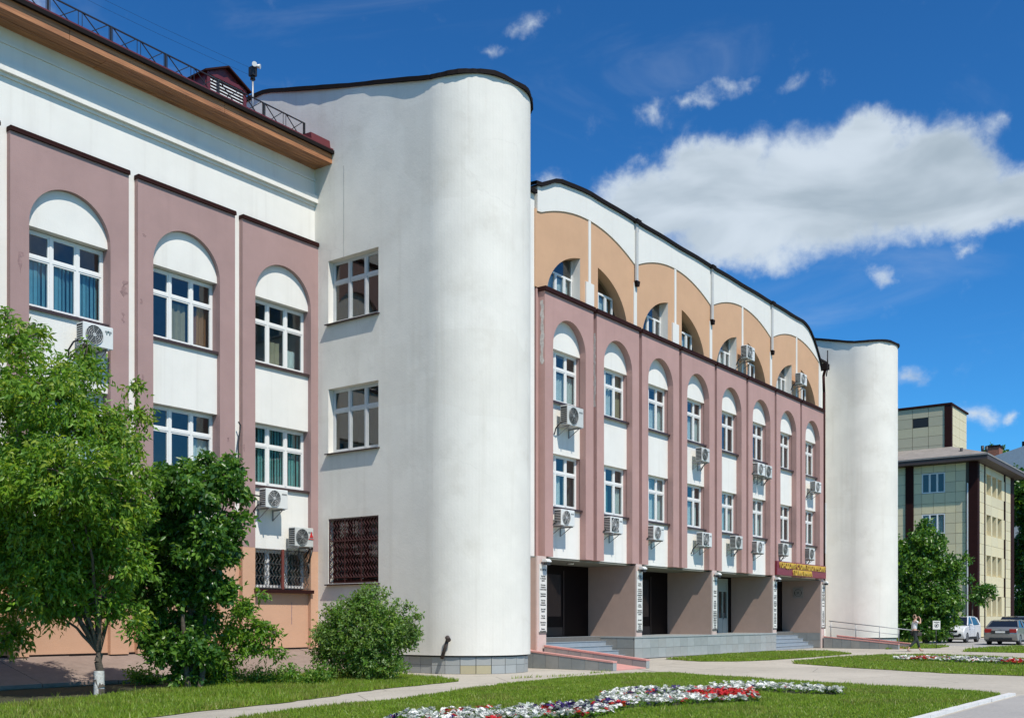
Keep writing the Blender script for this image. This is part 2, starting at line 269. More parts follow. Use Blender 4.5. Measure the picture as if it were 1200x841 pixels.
# ------------------------------------------------------------------ geometry helpers
class MB:
    def __init__(s): s.v = []; s.f = []; s.m = []; s.sm = []
    def face(s, pts, m=0, sm=False):
        n = len(s.v); s.v += [tuple(p) for p in pts]; s.f.append(tuple(range(n, n + len(pts)))); s.m.append(m); s.sm.append(sm)
    def box(s, x0, y0, z0, x1, y1, z1, m=0):
        if x0 > x1: x0, x1 = x1, x0
        if y0 > y1: y0, y1 = y1, y0
        if z0 > z1: z0, z1 = z1, z0
        n = len(s.v); s.v += [(x0, y0, z0), (x1, y0, z0), (x1, y1, z0), (x0, y1, z0), (x0, y0, z1), (x1, y0, z1), (x1, y1, z1), (x0, y1, z1)]
        for q in ((0, 3, 2, 1), (4, 5, 6, 7), (0, 1, 5, 4), (1, 2, 6, 5), (2, 3, 7, 6), (3, 0, 4, 7)):
            s.f.append(tuple(n + i for i in q)); s.m.append(m); s.sm.append(False)
        return s
    def prism(s, pts, a0, a1, axis='y', m=0, sm=False, msides=None):
        """polygon pts (2D) swept along an axis. y: pts are (x,z); z: pts are (x,y); x: pts are (y,z)"""
        def P(p, a): return {'y': (p[0], a, p[1]), 'z': (p[0], p[1], a), 'x': (a, p[0], p[1])}[axis]
        k = len(pts); n = len(s.v)
        s.v += [P(p, a0) for p in pts] + [P(p, a1) for p in pts]
        area = sum(pts[i][0] * pts[(i + 1) % k][1] - pts[(i + 1) % k][0] * pts[i][1] for i in range(k))
        ccw = area > 0
        flip = ccw if axis in ('z', 'x') else (not ccw)
        if a1 < a0: flip = not flip
        f0 = list(range(n, n + k)); f1 = list(range(n + k, n + 2 * k))
        s.f.append(tuple(reversed(f0)) if flip else tuple(f0)); s.m.append(m); s.sm.append(False)
        s.f.append(tuple(f1) if flip else tuple(reversed(f1))); s.m.append(m); s.sm.append(False)
        for i in range(k):
            j = (i + 1) % k; q = (n + i, n + j, n + k + j, n + k + i)
            s.f.append(q if flip else q[::-1]); s.m.append(m if msides is None else msides); s.sm.append(sm)
        return s
    def tube(s, p0, p1, r0, r1=None, n=8, m=0, caps=True):
        r1 = r0 if r1 is None else r1; p0 = Vector(p0); p1 = Vector(p1); d = (p1 - p0)
        if d.length < 1e-6: return s
        q = d.to_track_quat('Z', 'Y'); b = len(s.v)
        for p, r in ((p0, r0), (p1, r1)):
            for i in range(n):
                a = 2 * math.pi * i / n; s.v.append(tuple(p + q @ Vector((math.cos(a) * r, math.sin(a) * r, 0))))
        for i in range(n):
            j = (i + 1) % n; s.f.append((b + i, b + j, b + n + j, b + n + i)); s.m.append(m); s.sm.append(n > 6)
        if caps:
            s.f.append(tuple(b + i for i in reversed(range(n)))); s.m.append(m); s.sm.append(False)
            s.f.append(tuple(b + n + i for i in range(n))); s.m.append(m); s.sm.append(False)
        return s
    def path(s, pts, r, n=6, m=0):
        for a, b in zip(pts, pts[1:]): s.tube(a, b, r, r, n, m)
        return s
    def beam(s, p0, p1, wx, wz, m=0):
        """rectangular bar between two points"""
        p0 = Vector(p0); p1 = Vector(p1); d = (p1 - p0).normalized(); u = Vector((0, 0, 1))
        if abs(d.z) > .95: u = Vector((1, 0, 0))
        a = d.cross(u).normalized() * wx / 2; c = a.normalized().cross(d).normalized() * wz / 2
        n = len(s.v)
        for p in (p0, p1):
            for e in (-a - c, a - c, a + c, -a + c): s.v.append(tuple(p + e))
        for q in ((0, 1, 2, 3), (7, 6, 5, 4), (0, 4, 5, 1), (1, 5, 6, 2), (2, 6, 7, 3), (3, 7, 4, 0)):
            s.f.append(tuple(n + i for i in q)); s.m.append(m); s.sm.append(False)
        return s
    def mesh(s, name, mats, off=(0, 0, 0), fix=False):
        me = bpy.data.meshes.new(name); v = [(a - off[0], b - off[1], c - off[2]) for a, b, c in s.v]
        me.from_pydata(v, [], s.f)
        for mm in (mats if isinstance(mats, (list, tuple)) else [mats]): me.materials.append(mm)
        me.polygons.foreach_set('material_index', s.m); me.polygons.foreach_set('use_smooth', s.sm)
        if fix:
            bm = bmesh.new(); bm.from_mesh(me); bmesh.ops.recalc_face_normals(bm, faces=bm.faces); bm.to_mesh(me); bm.free()
        me.update(); return me
    def build(s, name, mats, parent=None, bevel=0.0, fix=False, **tags):
        off = (0, 0, 0)
        if parent is not None:
            p = parent; off = Vector((0, 0, 0))
            while p is not None: off = off + p.location; p = p.parent
        me = s.mesh(name, mats, off, fix)
        o = bpy.data.objects.new(name, me); COL.objects.link(o)
        if parent is not None: o.parent = parent
        if bevel:
            b = o.modifiers.new('bevel', 'BEVEL'); b.width = bevel; b.segments = 2; b.limit_method = 'ANGLE'
        for k, x in tags.items(): o[k] = x
        return o
def thing(name, label, cat, loc=(0, 0, 0), group=None, rotz=0.0):
    o = bpy.data.objects.new(name, None); COL.objects.link(o); o.location = loc; o.rotation_euler = (0, 0, rotz)
    o['label'] = label; o['category'] = cat
    if group: o['group'] = group
    return o
def inst(src, parent=None, loc=(0, 0, 0), rot=None, name=None):
    """another object that shares the mesh of src"""
    me = src if isinstance(src, bpy.types.Mesh) else src.data
    o = bpy.data.objects.new(name or me.name, me); COL.objects.link(o)
    o.parent = parent; o.location = loc
    if rot: o.rotation_euler = rot
    return o
def rel(parent, p):
    off = Vector((0, 0, 0)); q = parent
    while q is not None: off = off + q.location; q = q.parent
    return Vector(p) - off
def copy_tree(root, loc, rotz=None, label=None):
    kids = {}
    for o in bpy.data.objects:
        if o.parent: kids.setdefault(o.parent, []).append(o)
    def cp(o, par):
        c = o.copy(); COL.objects.link(c); c.parent = par
        for k in kids.get(o, []): cp(k, c)
        return c
    r = cp(root, None); r.location = loc
    if rotz is not None: r.rotation_euler = (0, 0, rotz)
    if label: r['label'] = label
    return r
def text_mesh(body, size, mats, extrude=0.01, align='CENTER', space=1.0, line=1.0, bold=0.0, fit=None):
    cu = bpy.data.curves.new('text', 'FONT'); cu.body = body; cu.size = size; cu.extrude = extrude; cu.align_x = align
    cu.space_character = space; cu.space_line = line; cu.offset = bold; cu.resolution_u = 2
    o = bpy.data.objects.new('text', cu); COL.objects.link(o); bpy.context.view_layer.update()
    me = bpy.data.meshes.new_from_object(o.evaluated_get(bpy.context.evaluated_depsgraph_get()))
    bpy.data.objects.remove(o); bpy.data.curves.remove(cu)
    me.materials.clear(); me.materials.append(mats); me.name = 'lettering'
    if fit:
        co = np.empty(len(me.vertices) * 3, 'f'); me.vertices.foreach_get('co', co); co = co.reshape(-1, 3)
        wdt = co[:, 0].max() - co[:, 0].min(); co[:, 0] *= fit / wdt; me.vertices.foreach_set('co', co.ravel())
    return me
FACE = R(90)   # text standing up and facing -Y

# ------------------------------------------------------------------ levels measured from the place
D1, D2, DU, XT = 19.82, 23.68, 20.07, 21.93
WW = D2 + .15      # white wall plane of the left wing

# ------------------------------------------------------------------ ground
def sheet(name, pts, z, m, parent=None, **t):
    mb = MB(); mb.face([(x, y, z) for x, y in pts], 0); o = mb.build(name, m, parent)
    if o.data.polygons[0].normal.z < 0: o.data.flip_normals()
    o['kind'] = 'structure'
    for k, x in t.items(): o[k] = x
    return o
gx = MB()
gx.face([(-900, -900, -.02), (1400, -900, -.02), (1400, 1100, -.02), (-900, 1100, -.02)])
g = gx.build('ground', G_EARTH); g['kind'] = 'structure'
sheet('pavement', [(-6, 1.5), (-6, 27), (120, 27), (120, -8), (-6, -8)][0:0] or [(-10, -14), (120, -14), (120, 26), (-10, 26)], -.008, G_PAVE)
sheet('road', [(-10, -13.9), (60, -13.9), (60, -2), (23.2, 3.6), (22.7, 4.38), (-10, 4.38)], -.003, G_ROAD)
sheet('car_park', [(58.5, 12.6), (62.5, 15.2), (66, 19.5), (112, 19.5), (112, 2), (66, 2), (63.9, 12.0)], -.003, G_ROAD)
def subdiv_poly(pts, n=6, amp=.05):
    out = []
    k = len(pts)
    for i in range(k):
        p0, p1, p2, p3 = [np.array(pts[(i + j) % k], float) for j in (-1, 0, 1, 2)]
        L_ = np.linalg.norm(p2 - p1); s_ = max(2, int(L_ / .35))
        for t in np.linspace(0, 1, s_, endpoint=False):
            q = p1 + (p2 - p1) * t
            if L_ > 1: q = q + rng.normal(0, amp, 2)
            out.append(tuple(q))
    return out
def inside(px, py, poly):
    c = np.zeros(len(px), bool); k = len(poly)
    for i in range(k):
        x0, y0 = poly[i]; x1, y1 = poly[(i + 1) % k]
        if y0 == y1: continue
        cond = ((y0 > py) != (y1 > py)) & (px < (x1 - x0) * (py - y0) / (y1 - y0) + x0); c ^= cond
    return c
def np_mesh(name, V, F, mi, mats, parent=None):
    """fast mesh from numpy arrays; V (n,3), F (m,k)"""
    me = bpy.data.meshes.new(name); m_, k_ = F.shape
    me.vertices.add(len(V)); me.vertices.foreach_set('co', V.astype('f').ravel())
    me.loops.add(m_ * k_); me.loops.foreach_set('vertex_index', F.astype('i').ravel())
    me.polygons.add(m_); me.polygons.foreach_set('loop_start', np.arange(0, m_ * k_, k_, dtype='i'))
    for mm in mats: me.materials.append(mm)
    me.polygons.foreach_set('material_index', mi.astype('i')); me.update(calc_edges=True)
    o = bpy.data.objects.new(name, me); COL.objects.link(o)
    if parent is not None: o.parent = parent
    return o
def blades(name, poly, dens, hmin, hmax, z0=.0, avoid=(), wid=.012, label=None, over=.04):
    P = np.array(poly); x0, y0 = P.min(0); x1, y1 = P.max(0); n = int((x1 - x0) * (y1 - y0) * dens)
    px = rng.uniform(x0, x1, n); py = rng.uniform(y0, y1, n); ok = inside(px, py, poly)
    for a in avoid: ok &= ~inside(px, py, a)
    px, py = px[ok], py[ok]; n = len(px)
    thin_ = rng.random(n) > .75 * np.clip(np.sin(px * .9 + 1.3 * np.sin(py * .7)) * np.sin(py * 1.1 + .8 * np.sin(px * .5)) * 1.5 - .55, 0, 1); px, py = px[thin_], py[thin_]; n = len(px)
    patch = .5 + .5 * np.sin(px * 1.7 + np.sin(py * 2.3)) * np.cos(py * 1.3 + px * .6)
    h = rng.uniform(hmin, hmax, n) * (.7 + .5 * patch) * np.where(rng.random(n) < .02, 1.7, 1); a = rng.uniform(0, 2 * math.pi, n)
    dx, dy = np.cos(a) * wid * rng.uniform(.7, 1.6, n), np.sin(a) * wid * rng.uniform(.7, 1.6, n)
    lx, ly = rng.normal(0, .35, n) * h, rng.normal(0, .35, n) * h
    V = np.empty((n, 3, 3)); V[:, 0] = np.stack([px - dx, py - dy, np.full(n, z0)], 1); V[:, 1] = np.stack([px + dx, py + dy, np.full(n, z0)], 1)
    V[:, 2] = np.stack([px + lx, py + ly, z0 + h], 1)
    mi = rng.choice(3, n, p=(.5, .3, .2)); mi = np.where((patch > .72) & (rng.random(n) < .5), 2, mi)
    o = np_mesh(name, V.reshape(-1, 3), np.arange(3 * n).reshape(-1, 3), mi, GRASSM)
    o['kind'] = 'stuff'; o['category'] = 'grass'; o['label'] = label; return o
LAWNS = {
 'main': [(10.33, 12.8), (11.6, 13.2), (14.55, 13.45), (18.45, 14.4), (21.37, 14.88), (24.0, 14.72), (25.4, 14.45), (26.0, 14.0), (25.74, 13.2), (25.33, 12.38), (24.6, 10.2), (24.13, 8.86), (23.53, 6.16), (23.1, 5.3), (22.6, 4.75), (21.37, 4.6), (9, 4.6), (0, 4.6), (0, 9.2), (6.5, 11.2)],
 'strip': [(-6, 14.5), (-6, 21.4), (21.1, 21.4), (21.3, 20.2), (20.6, 18.9), (20.31, 17.9), (19.9, 16.9), (19.6, 16.25), (16.21, 15.73), (12.86, 14.62), (10.59, 14.3), (9.28, 14.0), (6, 13), (0, 11.4)],
 'portal': [(35.03, 19.0), (39.7, 19.3), (45.6, 19.3), (47.2, 18.4), (48.1, 17.6), (45.14, 15.44), (40, 15.3), (36.46, 15.5), (34.75, 15.95), (33.9, 17.0)],
 'right': [(34.2, 13.6), (35.5, 14.2), (40.54, 14.34), (44.57, 13.85), (45.8, 11.8), (45.41, 10.5), (43.24, 8.0), (40, 2), (33, 2), (29.6, 4.5), (30.41, 5.79), (30.55, 7.81), (32.28, 10.96)],
 'tree': [(53, 16.4), (57.04, 14.9), (60, 15.2), (63.5, 17.2), (67, 20.2), (88.4, 20.2), (88.4, 25.4), (62, 25.4), (60.4, 18)],
 'far': [(51.4, 12.4), (56, 13.2), (60.13, 12.9), (64.1, 11.6), (64.1, 2), (47, 2), (51.0, 9.74)]}
BEDS = [[(11.58, 11.12), (12.87, 11.63), (14.24, 10.63), (16.19, 10.16), (18.56, 11.48), (20.2, 11.7), (22.4, 11.2), (23.44, 10.63), (22.9, 9.09), (21.98, 7.47), (20.9, 7.2), (20.8, 8.25), (21.5, 9.4), (19.91, 8.84), (17.61, 7.61), (16.7, 8.21), (15.15, 8.84), (13.75, 8.22), (12.2, 8.9), (10.8, 10.2)][0:0] or
        [(10.6, 10.3), (12.0, 10.75), (13.3, 9.95), (15.2, 9.6), (17.1, 10.6), (18.4, 10.8), (20.2, 9.6), (19.9, 8.8), (17.7, 7.7), (16.7, 8.25), (15.15, 8.84), (13.2, 8.4), (11, 9.3)],
        [(20.9, 10.2), (21.9, 9.95), (21.6, 8.7), (21.0, 7.3), (20.3, 7.0), (20.1, 8.05), (20.3, 9.2)],
        [(38.35, 11.68), (39.6, 11.8), (40.5, 11.6), (40.9, 10.0), (40.0, 7.7), (38.2, 6.8), (37.05, 7.06), (37.81, 9.33)]]
LN = {}
for k, p in LAWNS.items():
    LN[k] = subdiv_poly(p, amp=.035 if k != 'main' else .03)
    sheet('lawn', LN[k], .004, G_LAWN)
blades('grass', LN['main'], 1500, .035, .075, 0, BEDS, label='short mown grass of the front lawn around the flower bed')
SOILSHADE = [(-2, 16.6), (9.0, 17.6), (11.3, 18.3), (13.9, 19.3), (17.4, 20.4), (18.0, 21.75), (-2, 21.75)]
sheet('soil_tree_shade', subdiv_poly(SOILSHADE, amp=.05), .010, G_SOIL)  # dark soil sheet; its near-black colour also stands in for the tree's shade
blades('grass', [(x, y) for x, y in LN['strip'] if x > 2] or LN['strip'], 1100, .05, .12, 0, [SOILSHADE], label='longer grass strip at the foot of the left wing')
blades('grass', [(21.2, 15.95), (23.0, 15.55), (25.9, 15.79), (25.9, 15.74), (24.6, 15.6), (24.5, 15.66), (23.0, 15.42), (22.2, 15.62), (22.1, 15.68), (21.2, 15.86)], 420, .03, .10, 0, label='weeds growing in the pavement crack before the near ramp')
blades('grass', LN['portal'], 420, .05, .10, 0, wid=.02, label='thin wedge of grass before the entrance platform')
blades('grass', LN['right'], 420, .05, .09, 0, BEDS, wid=.02, label='mown lawn right of the paths around the far flower bed')
blades('grass', LN['tree'], 160, .06, .14, 0, wid=.035, label='grass under the bushy tree beyond the far tower')
blades('grass', LN['far'], 200, .06, .12, 0, wid=.03, label='grass patch in front of the parked cars')
# painted kerb
kb = MB(); x = 4.0
for i in range(19):
    MBk = MB(); MBk.box(0, 0, 0, .985, .16, .10); 
kerb = thing('kerb', 'white painted low kerb along the edge of the front lawn', 'kerb', (3.6, 4.46, 0))
KM = mat('chipped white kerb paint', (0.62, 0.62, 0.60), 0.8, var=0.12, scale=6, bump=0.4, stains=0.35, dirt=(0.33, 0.31, 0.27))
kme = MB().box(0, 0, -.02, .985, .13, .045).mesh('kerb_stone', KM)
for i in range(19):
    inst(kme, kerb, (i * 1.0, random.uniform(-.006, .006), random.uniform(-.006, .004)), (0, 0, random.uniform(-.004, .004)))

# ------------------------------------------------------------------ windows
WIN_MESH = {}
def window(parent, x0, z0, w_, h_, y, cols=3, trans=.34, fm=PVC, curtain=None, name='window', axis='y', sill=True, topbar=False, label=None):
    """casement window in a wall facing -Y (axis y) or -X (axis x, x0 is then the far y and y the wall x)"""
    key = (round(w_, 3), round(h_, 3), cols, trans, fm.name, sill, topbar)
    if key not in WIN_MESH:
        mb = MB(); f = .055; dp = .07
        mb.box(0, 0, 0, w_, dp, f); mb.box(0, 0, h_ - f, w_, dp, h_); mb.box(0, 0, f, f, dp, h_ - f); mb.box(w_ - f, 0, f, w_, dp, h_ - f)
        zt = h_ * (1 - trans); cw = (w_ - f) / cols; panes = []
        for c in range(1, cols): mb.box(c * cw, -.012, f, c * cw + f * 1.25, dp - .005, h_ - f)
        xs = [(f if c == 0 else c * cw + f * 1.25, (c + 1) * cw if c < cols - 1 else w_ - f) for c in range(cols)]
        for (a, b) in xs:
            if trans: mb.box(a, -.008, zt - f * .6, b, dp - .008, zt + f * .6)
            rows = [(f, zt - f * .6), (zt + f * .6, h_ - f)] if trans else [(f, h_ - f)]
            for (c, d) in rows:
                s_ = .04   # sash
                mb.box(a, .004, c, b, dp - .012, c + s_); mb.box(a, .004, d - s_, b, dp - .012, d); mb.box(a, .004, c + s_, a + s_, dp - .012, d - s_); mb.box(b - s_, .004, c + s_, b, dp - .012, d - s_)
                panes.append((a + s_, c + s_, b - s_, d - s_))
        me = mb.mesh(name, fm); pm = []
        for (a, c, b, d) in panes:
            k2 = ('p', round(b - a, 3), round(d - c, 3))
            if k2 not in WIN_MESH: WIN_MESH[k2] = MB().box(0, 0, 0, b - a, .006, d - c).mesh('pane', GLASS)
            pm.append((WIN_MESH[k2], a, c))
        sm = MB().prism([(.04, .0), (.04, -.038), (-.235, -.038), (-.235, -.105), (-.27, -.105), (-.27, -.03)], 0.002, w_ + .03, 'x').mesh('sill', SILL) if sill else None
        WIN_MESH[key] = (me, pm, sm)
    me, pm, sm = WIN_MESH[key]
    if axis == 'y': loc = rel(parent, (x0, y, z0)); rot = None
    else: loc = rel(parent, (y, x0, z0)); rot = (0, 0, R(-90))
    o = inst(me, parent, loc, rot, name)
    for m_, a, c in pm: inst(m_, o, (a, .028, c), (R(random.uniform(-.35, .35)), 0, R(random.uniform(-.5, .5))))
    if sm: inst(sm, o, (0, 0, 0))
    if label: o['label'] = label
    # curtains hang 12 cm behind the glass
    for (kind, a, b, c, d) in (curtain or []):
        a, b, c, d = a * w_, b * w_, c * h_, d * h_
        if kind in ('blind', 'blindg'):
            mb = MB(); x = a
            while x < b - .06:
                sk = random.uniform(-.03, .03); mb.face([(x, .13, c), (x + .095, .16 + sk, c), (x + .095, .16 + sk, d), (x, .13, d)]); x += .105
            cu = mb.mesh('vertical_blind', BLIND if kind == 'blind' else BLINDG)
        else:
            mb = MB(); n = max(4, int((b - a) / .05)); pts = [(a + (b - a) * i / n, .15 + .025 * math.sin(i * 1.9 + a * 7)) for i in range(n + 1)]
            for p, q in zip(pts, pts[1:]): mb.face([(p[0], p[1], c), (q[0], q[1], c), (q[0], q[1], d), (p[0], p[1], d)], 0, True)
            cu = mb.mesh('curtain', {'net': CURT, 'beige': CURTB, 'orange': CURTO}[kind])
        inst(cu, o, (0, 0, 0))
    return o
def arc(cx, cz, r, a0, a1, n=20, b=None):
    b = r if b is None else b
    return [(cx + r * math.cos(R(a0 + (a1 - a0) * i / n)), cz + b * math.sin(R(a0 + (a1 - a0) * i / n))) for i in range(n + 1)]

# ------------------------------------------------------------------ left wing
LW = thing('school_wing', 'left wing with dusty pink arched bays under a pine eave with roof railing', 'building', (12, D2, 0))
PIT = 3.32; NB = range(-2, 3)
mb = MB(); xl = 12.35 - 2 * PIT - .16
# white wall above the bays and between, back shell, dark rooms
mb.box(xl, WW, 12.72, XT + .05, D2 + .5, 15.12)
mb.build('wall', WHITE, LW)
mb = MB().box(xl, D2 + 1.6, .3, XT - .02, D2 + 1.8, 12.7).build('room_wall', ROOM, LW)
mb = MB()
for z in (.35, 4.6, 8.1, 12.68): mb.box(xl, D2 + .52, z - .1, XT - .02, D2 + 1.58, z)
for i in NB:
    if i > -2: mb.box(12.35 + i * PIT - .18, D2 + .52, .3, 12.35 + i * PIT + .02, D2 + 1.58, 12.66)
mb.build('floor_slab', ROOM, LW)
for i in NB:
    px0 = 12.45 + i * PIT; px1 = px0 + 3.06; ox0 = 12.9 + i * PIT; ox1 = ox0 + 2.1; cx_ = (ox0 + ox1) / 2
    # pink inverted U, standing proud of the white wall
    pts = [(px0, 3.53), (px0, 12.73), (px1, 12.73), (px1, 3.53), (ox1, 3.53)] + arc(cx_, 10.74, 1.05, 0, 180, 24) + [(ox0, 3.53)]
    MB().prism(pts, D2, WW + .004, 'y').build('bay_surround', PINK, LW)
    pts = [(px0, .62), (px0, 3.528), (ox0, 3.528), (ox0, .62)]
    MB().prism(pts, D2 + .002, WW + .004, 'y').build('base_pilaster', PEACHB, LW); MB().prism([(ox1, .62), (ox1, 3.528), (px1, 3.528), (px1, .62)], D2 + .002, WW + .004, 'y').build('base_pilaster', PEACHB, LW)
    # wall strips in the plane of the white wall with the window openings left free
    mb = MB()
    def strip(z0, z1, m): mb.box(ox0 - .3, WW - .02, z0, ox1 + .3, D2 + .5, z1, m)
    strip(10.72, 11.95, 0); strip(7.12, 8.82, 0); strip(3.53, 5.32, 0); strip(.62, 2.36, 1)
    mb.box(px0 - .275, WW, 3.53, ox0 - .3, D2 + .5, 12.72, 0); mb.box(ox1 + .3, WW, 3.53, px1, D2 + .5, 12.72, 0)
    mb.box(px0 - .275, WW, .62, ox0 - .3, D2 + .5, 3.53, 1); mb.box(ox1 + .3, WW, .62, px1, D2 + .5, 3.53, 1)
    for (za, zb, mm) in ((2.36, 3.53, 1), (5.32, 7.12, 0), (8.82, 10.72, 0)):
        mb.box(ox0 - .3, WW + .01, za, ox0, D2 + .5, zb, 2 if mm == 0 else 1); mb.box(ox1, WW + .01, za, ox1 + .3, D2 + .5, zb, 2 if mm == 0 else 1)
    mb.build('spandrel', [WHITE, PEACHB, PINK], LW)
    MB().box(px0 - .015, D2 - .055, 12.72, px1 + .015, WW + .01, 12.80).box(px0 - .01, D2 - .045, 12.80, px1 + .01, WW + .02, 12.83).build('ledge_cap', MAROON, LW)
    cur_u = {-2: [('net', 0, .4, .1, 1)], -1: [('blind', 0, 1, .03, .98)], 0: [('blind', .02, .98, .04, .7)], 1: [('beige', .36, .62, .05, .6), ('orange', .72, .95, .05, .58)], 2: [('beige', .34, .60, .05, .42), ('net', .68, .9, .05, .35)]}[i]
    cur_l = {-2: [('net', 0, 1, .1, 1)], -1: [], 0: [('net', .5, 1, .05, 1)], 1: [('net', .68, 1, .05, .6)], 2: [('blindg', .02, .98, .04, .97)]}[i]
    window(LW, ox0, 8.86, 2.1, 1.84, D2 + .33, curtain=cur_u); window(LW, ox0, 5.36, 2.1, 1.75, D2 + .33, curtain=cur_l)
    window(LW, ox0, 2.40, 2.1, 1.12, D2 + .33, cols=3, trans=0, sill=False, fm=GREYFR)
    MB().box(ox0 - .04, D2 - .10, 2.26, ox1 + .04, D2 + .2, 2.36).build('window_ledge', MAROON, LW)
    # ground floor grille: two leaves of wavy bars round a brown post
    mb = MB(); yg = D2 + .06
    for (a, b) in ((ox0 + .02, cx_ - .04), (cx_ + .04, ox1 - .02)):
        for z in (2.40, 3.50): mb.beam((a, yg, z), (b, yg, z), .02, .025)
        nx = 8; dx = (b - a) / nx
        for q in range(nx):
            xx = a + (q + .5) * dx; pp = [(xx + (.045 if k % 2 else -.045), yg, 2.4 + 1.1 * k / 9) for k in range(10)]
            mb.path(pp, .011, 5)
        for z in (2.75, 3.1): mb.beam((a, yg, z), (b, yg, z), .012, .014)
    mb.build('window_grille', mat('grille paint', (.07, .065, .06), .5, var=.1), LW)
    MB().box(cx_ - .04, yg - .03, 2.37, cx_ + .04, yg + .03, 3.53).build('grille_post', mat('rust brown paint', (.16, .04, .03), .6, var=.2), LW)
# cornice and eave
mb = MB(); mb.box(xl, WW - .14, 14.04, XT + .03, WW, 14.26); mb.box(xl, WW - .05, 13.96, XT + .03, WW, 14.04)
mb.build('cornice', WHITE, LW)
MB().box(xl, WW - .04, 14.72, XT + .03, WW, 14.78).build('cornice', WHITE, LW)
for k in range(6):   # soffit boards
    y0 = D2 - .56 + k * .118
    for a, b in ((xl, 9.4), (9.41, 14.6), (14.61, 18.9), (18.91, 22.0)):
        s_ = random.uniform(-.006, .006); MB().box(a, y0 + .004, 15.08 + s_, b, y0 + .112, 15.11 + s_).build('soffit_board', WOOD, LW)
for a, b in ((xl, 8.4), (8.41, 13.55), (13.56, 18.0), (18.01, 22.05)):
    for z in (15.075, 15.215):
        MB().box(a, D2 - .60 - random.uniform(0, .008), z, b, D2 - .565, z + .135).build('fascia_board', WOOD, LW)
mb = MB(); mb.prism([(D2 - .66, 15.36), (D2 - .66, 15.50), (D2 + 7, 18.3), (D2 + 7, 18.1), (D2 - .3, 15.352)], xl, XT + .02, 'x'); mb.build('roof', MARROOF, LW)
MB().box(xl, D2 - .70, 15.34, XT + .1, D2 - .62, 15.44).build('gutter', DARKM, LW)
MB().prism([(D2 - .55, 15.45), (D2 - .5, 15.78), (D2 + .15, 15.82), (D2 + .15, 15.5)], XT - .75, XT + .06, 'x').build('roof_upstand', MARROOF, LW)
MB().box(xl, D2 + 6.8, 0, XT - .02, D2 + 7, 18.1).box(xl, D2 + .5, .0, xl + .2, D2 + 6.8, 15.4).build('rear_wall', WHITE, LW)
# louvred dormer
mb = MB(); dx0, dx1, dy = 18.35, 19.75, D2 + .62; zb = 15.85; ze = 16.75; zr = 17.1
mb.prism([(dx0, zb), (dx1, zb), (dx1, ze), ((dx0 + dx1) / 2, zr), (dx0, ze)], dy + .06, dy + 3.0, 'y', 0); 
dorm = mb.build('dormer', MARROOF, LW)
cxm = (dx0 + dx1) / 2
mb = MB(); mb.prism([(dx0 - .1, ze - .06), (cxm, zr), (cxm, zr + .05), (dx0 - .1, ze - .01)], dy - .08, dy + 3.1, 'y'); mb.prism([(dx1 + .1, ze - .06), (cxm, zr), (cxm, zr + .05), (dx1 + .1, ze - .01)], dy - .08, dy + 3.1, 'y')
mb.build('dormer_roof', MAROON, dorm)
mb = MB()
mb.box(dx0 + .02, dy, zb, dx0 + .12, dy + .06, ze); mb.box(dx1 - .12, dy, zb, dx1 - .02, dy + .06, ze); mb.box(dx0 + .12, dy, ze - .06, dx1 - .12, dy + .055, ze + .04)
mb.build('dormer_frame', MARROOF, dorm)
for k in range(9): MB().prism([(dy + .0, zb + .06 + k * .09), (dy + .055, zb + .12 + k * .09), (dy + .055, zb + .135 + k * .09), (dy + .0, zb + .075 + k * .09)], dx0 + .13, dx1 - .13, 'x').build('louvre', ACW, dorm)
# roof railing
mb = MB(); yr = D2 - .2; zb = 15.6; zt = 16.12; px = [13.25 - 1.63 * k for k in range(4, 0, -1)] + [13.25, 14.88, 16.45, 18.1, 19.68, 21.2]
rail = thing('roof_railing', 'black steel railing with crossed bars along the left wing roof', 'railing', (14, yr, 15.55))
mb.beam((px[0], yr, zt), (px[-1], yr, zt), .03, .03); mb.beam((px[0], yr, zb), (px[-1], yr, zb), .02, .02); mb.build('rail', BLACKM, rail)
for a, b in zip(px, px[1:]):
    m_ = (a + b) / 2; mb = MB()
    for u, v in ((a + .05, m_ - .05), (m_ + .05, b - .05)):
        mb.beam((u + .03, yr, zb), (v - .03, yr, zt), .02, .02); mb.beam((u + .03, yr + .013, zt), (v - .03, yr + .013, zb), .02, .02)
        mb.beam((u, yr, zb), (u, yr, zt), .012, .012); mb.beam((v, yr, zb), (v, yr, zt), .012, .012)
    mb.build('railing_panel', BLACKM, rail)
for a in px: MB().beam((a, yr, 15.4), (a, yr, zt + .01), .04, .04).beam((a, yr, 15.55), (a, yr + .5, 15.7), .02, .02).build('railing_post', BLACKM, rail)
# loudspeaker pole behind the dormer
pl = thing('siren_pole', 'thin roof pole with white and black loudspeaker head behind the dormer', 'pole', (20.6, D2 + 1.4, 16.2))
MB().tube((20.6, D2 + 1.4, 16.1), (20.6, D2 + 1.4, 17.95), .035, .03, 8).build('pole', STEEL, pl)
MB().box(20.52, D2 + 1.3, 17.75, 20.68, D2 + 1.5, 18.02).tube((20.6, D2 + 1.4, 17.65), (20.6, D2 + 1.4, 17.8), .08, .05, 8).build('housing', BLACKM, pl)
MB().tube((20.6, D2 + 1.35, 18.05), (20.50, D2 + 1.2, 18.02), .03, .075, 10).tube((20.62, D2 + 1.35, 18.06), (20.72, D2 + 1.2, 18.03), .03, .07, 10).build('horn', ACW, pl)
wl = thing('overhead_wires', 'thin dark wires crossing the sky to the roof pole', 'wire', (20.6, D2 + 1.4, 17.8))
mb = MB()
for dz in (0, .22):
    p = [(20.6 - 22 * t, D2 + 1.4 - 1 * t, 17.75 + dz - 2.2 * math.sin(math.pi * t) * .5 + 1.5 * t) for t in np.linspace(0, 1, 14)]; mb.path(p, .0035, 4)
mb.build('wire', BLACKM, wl)
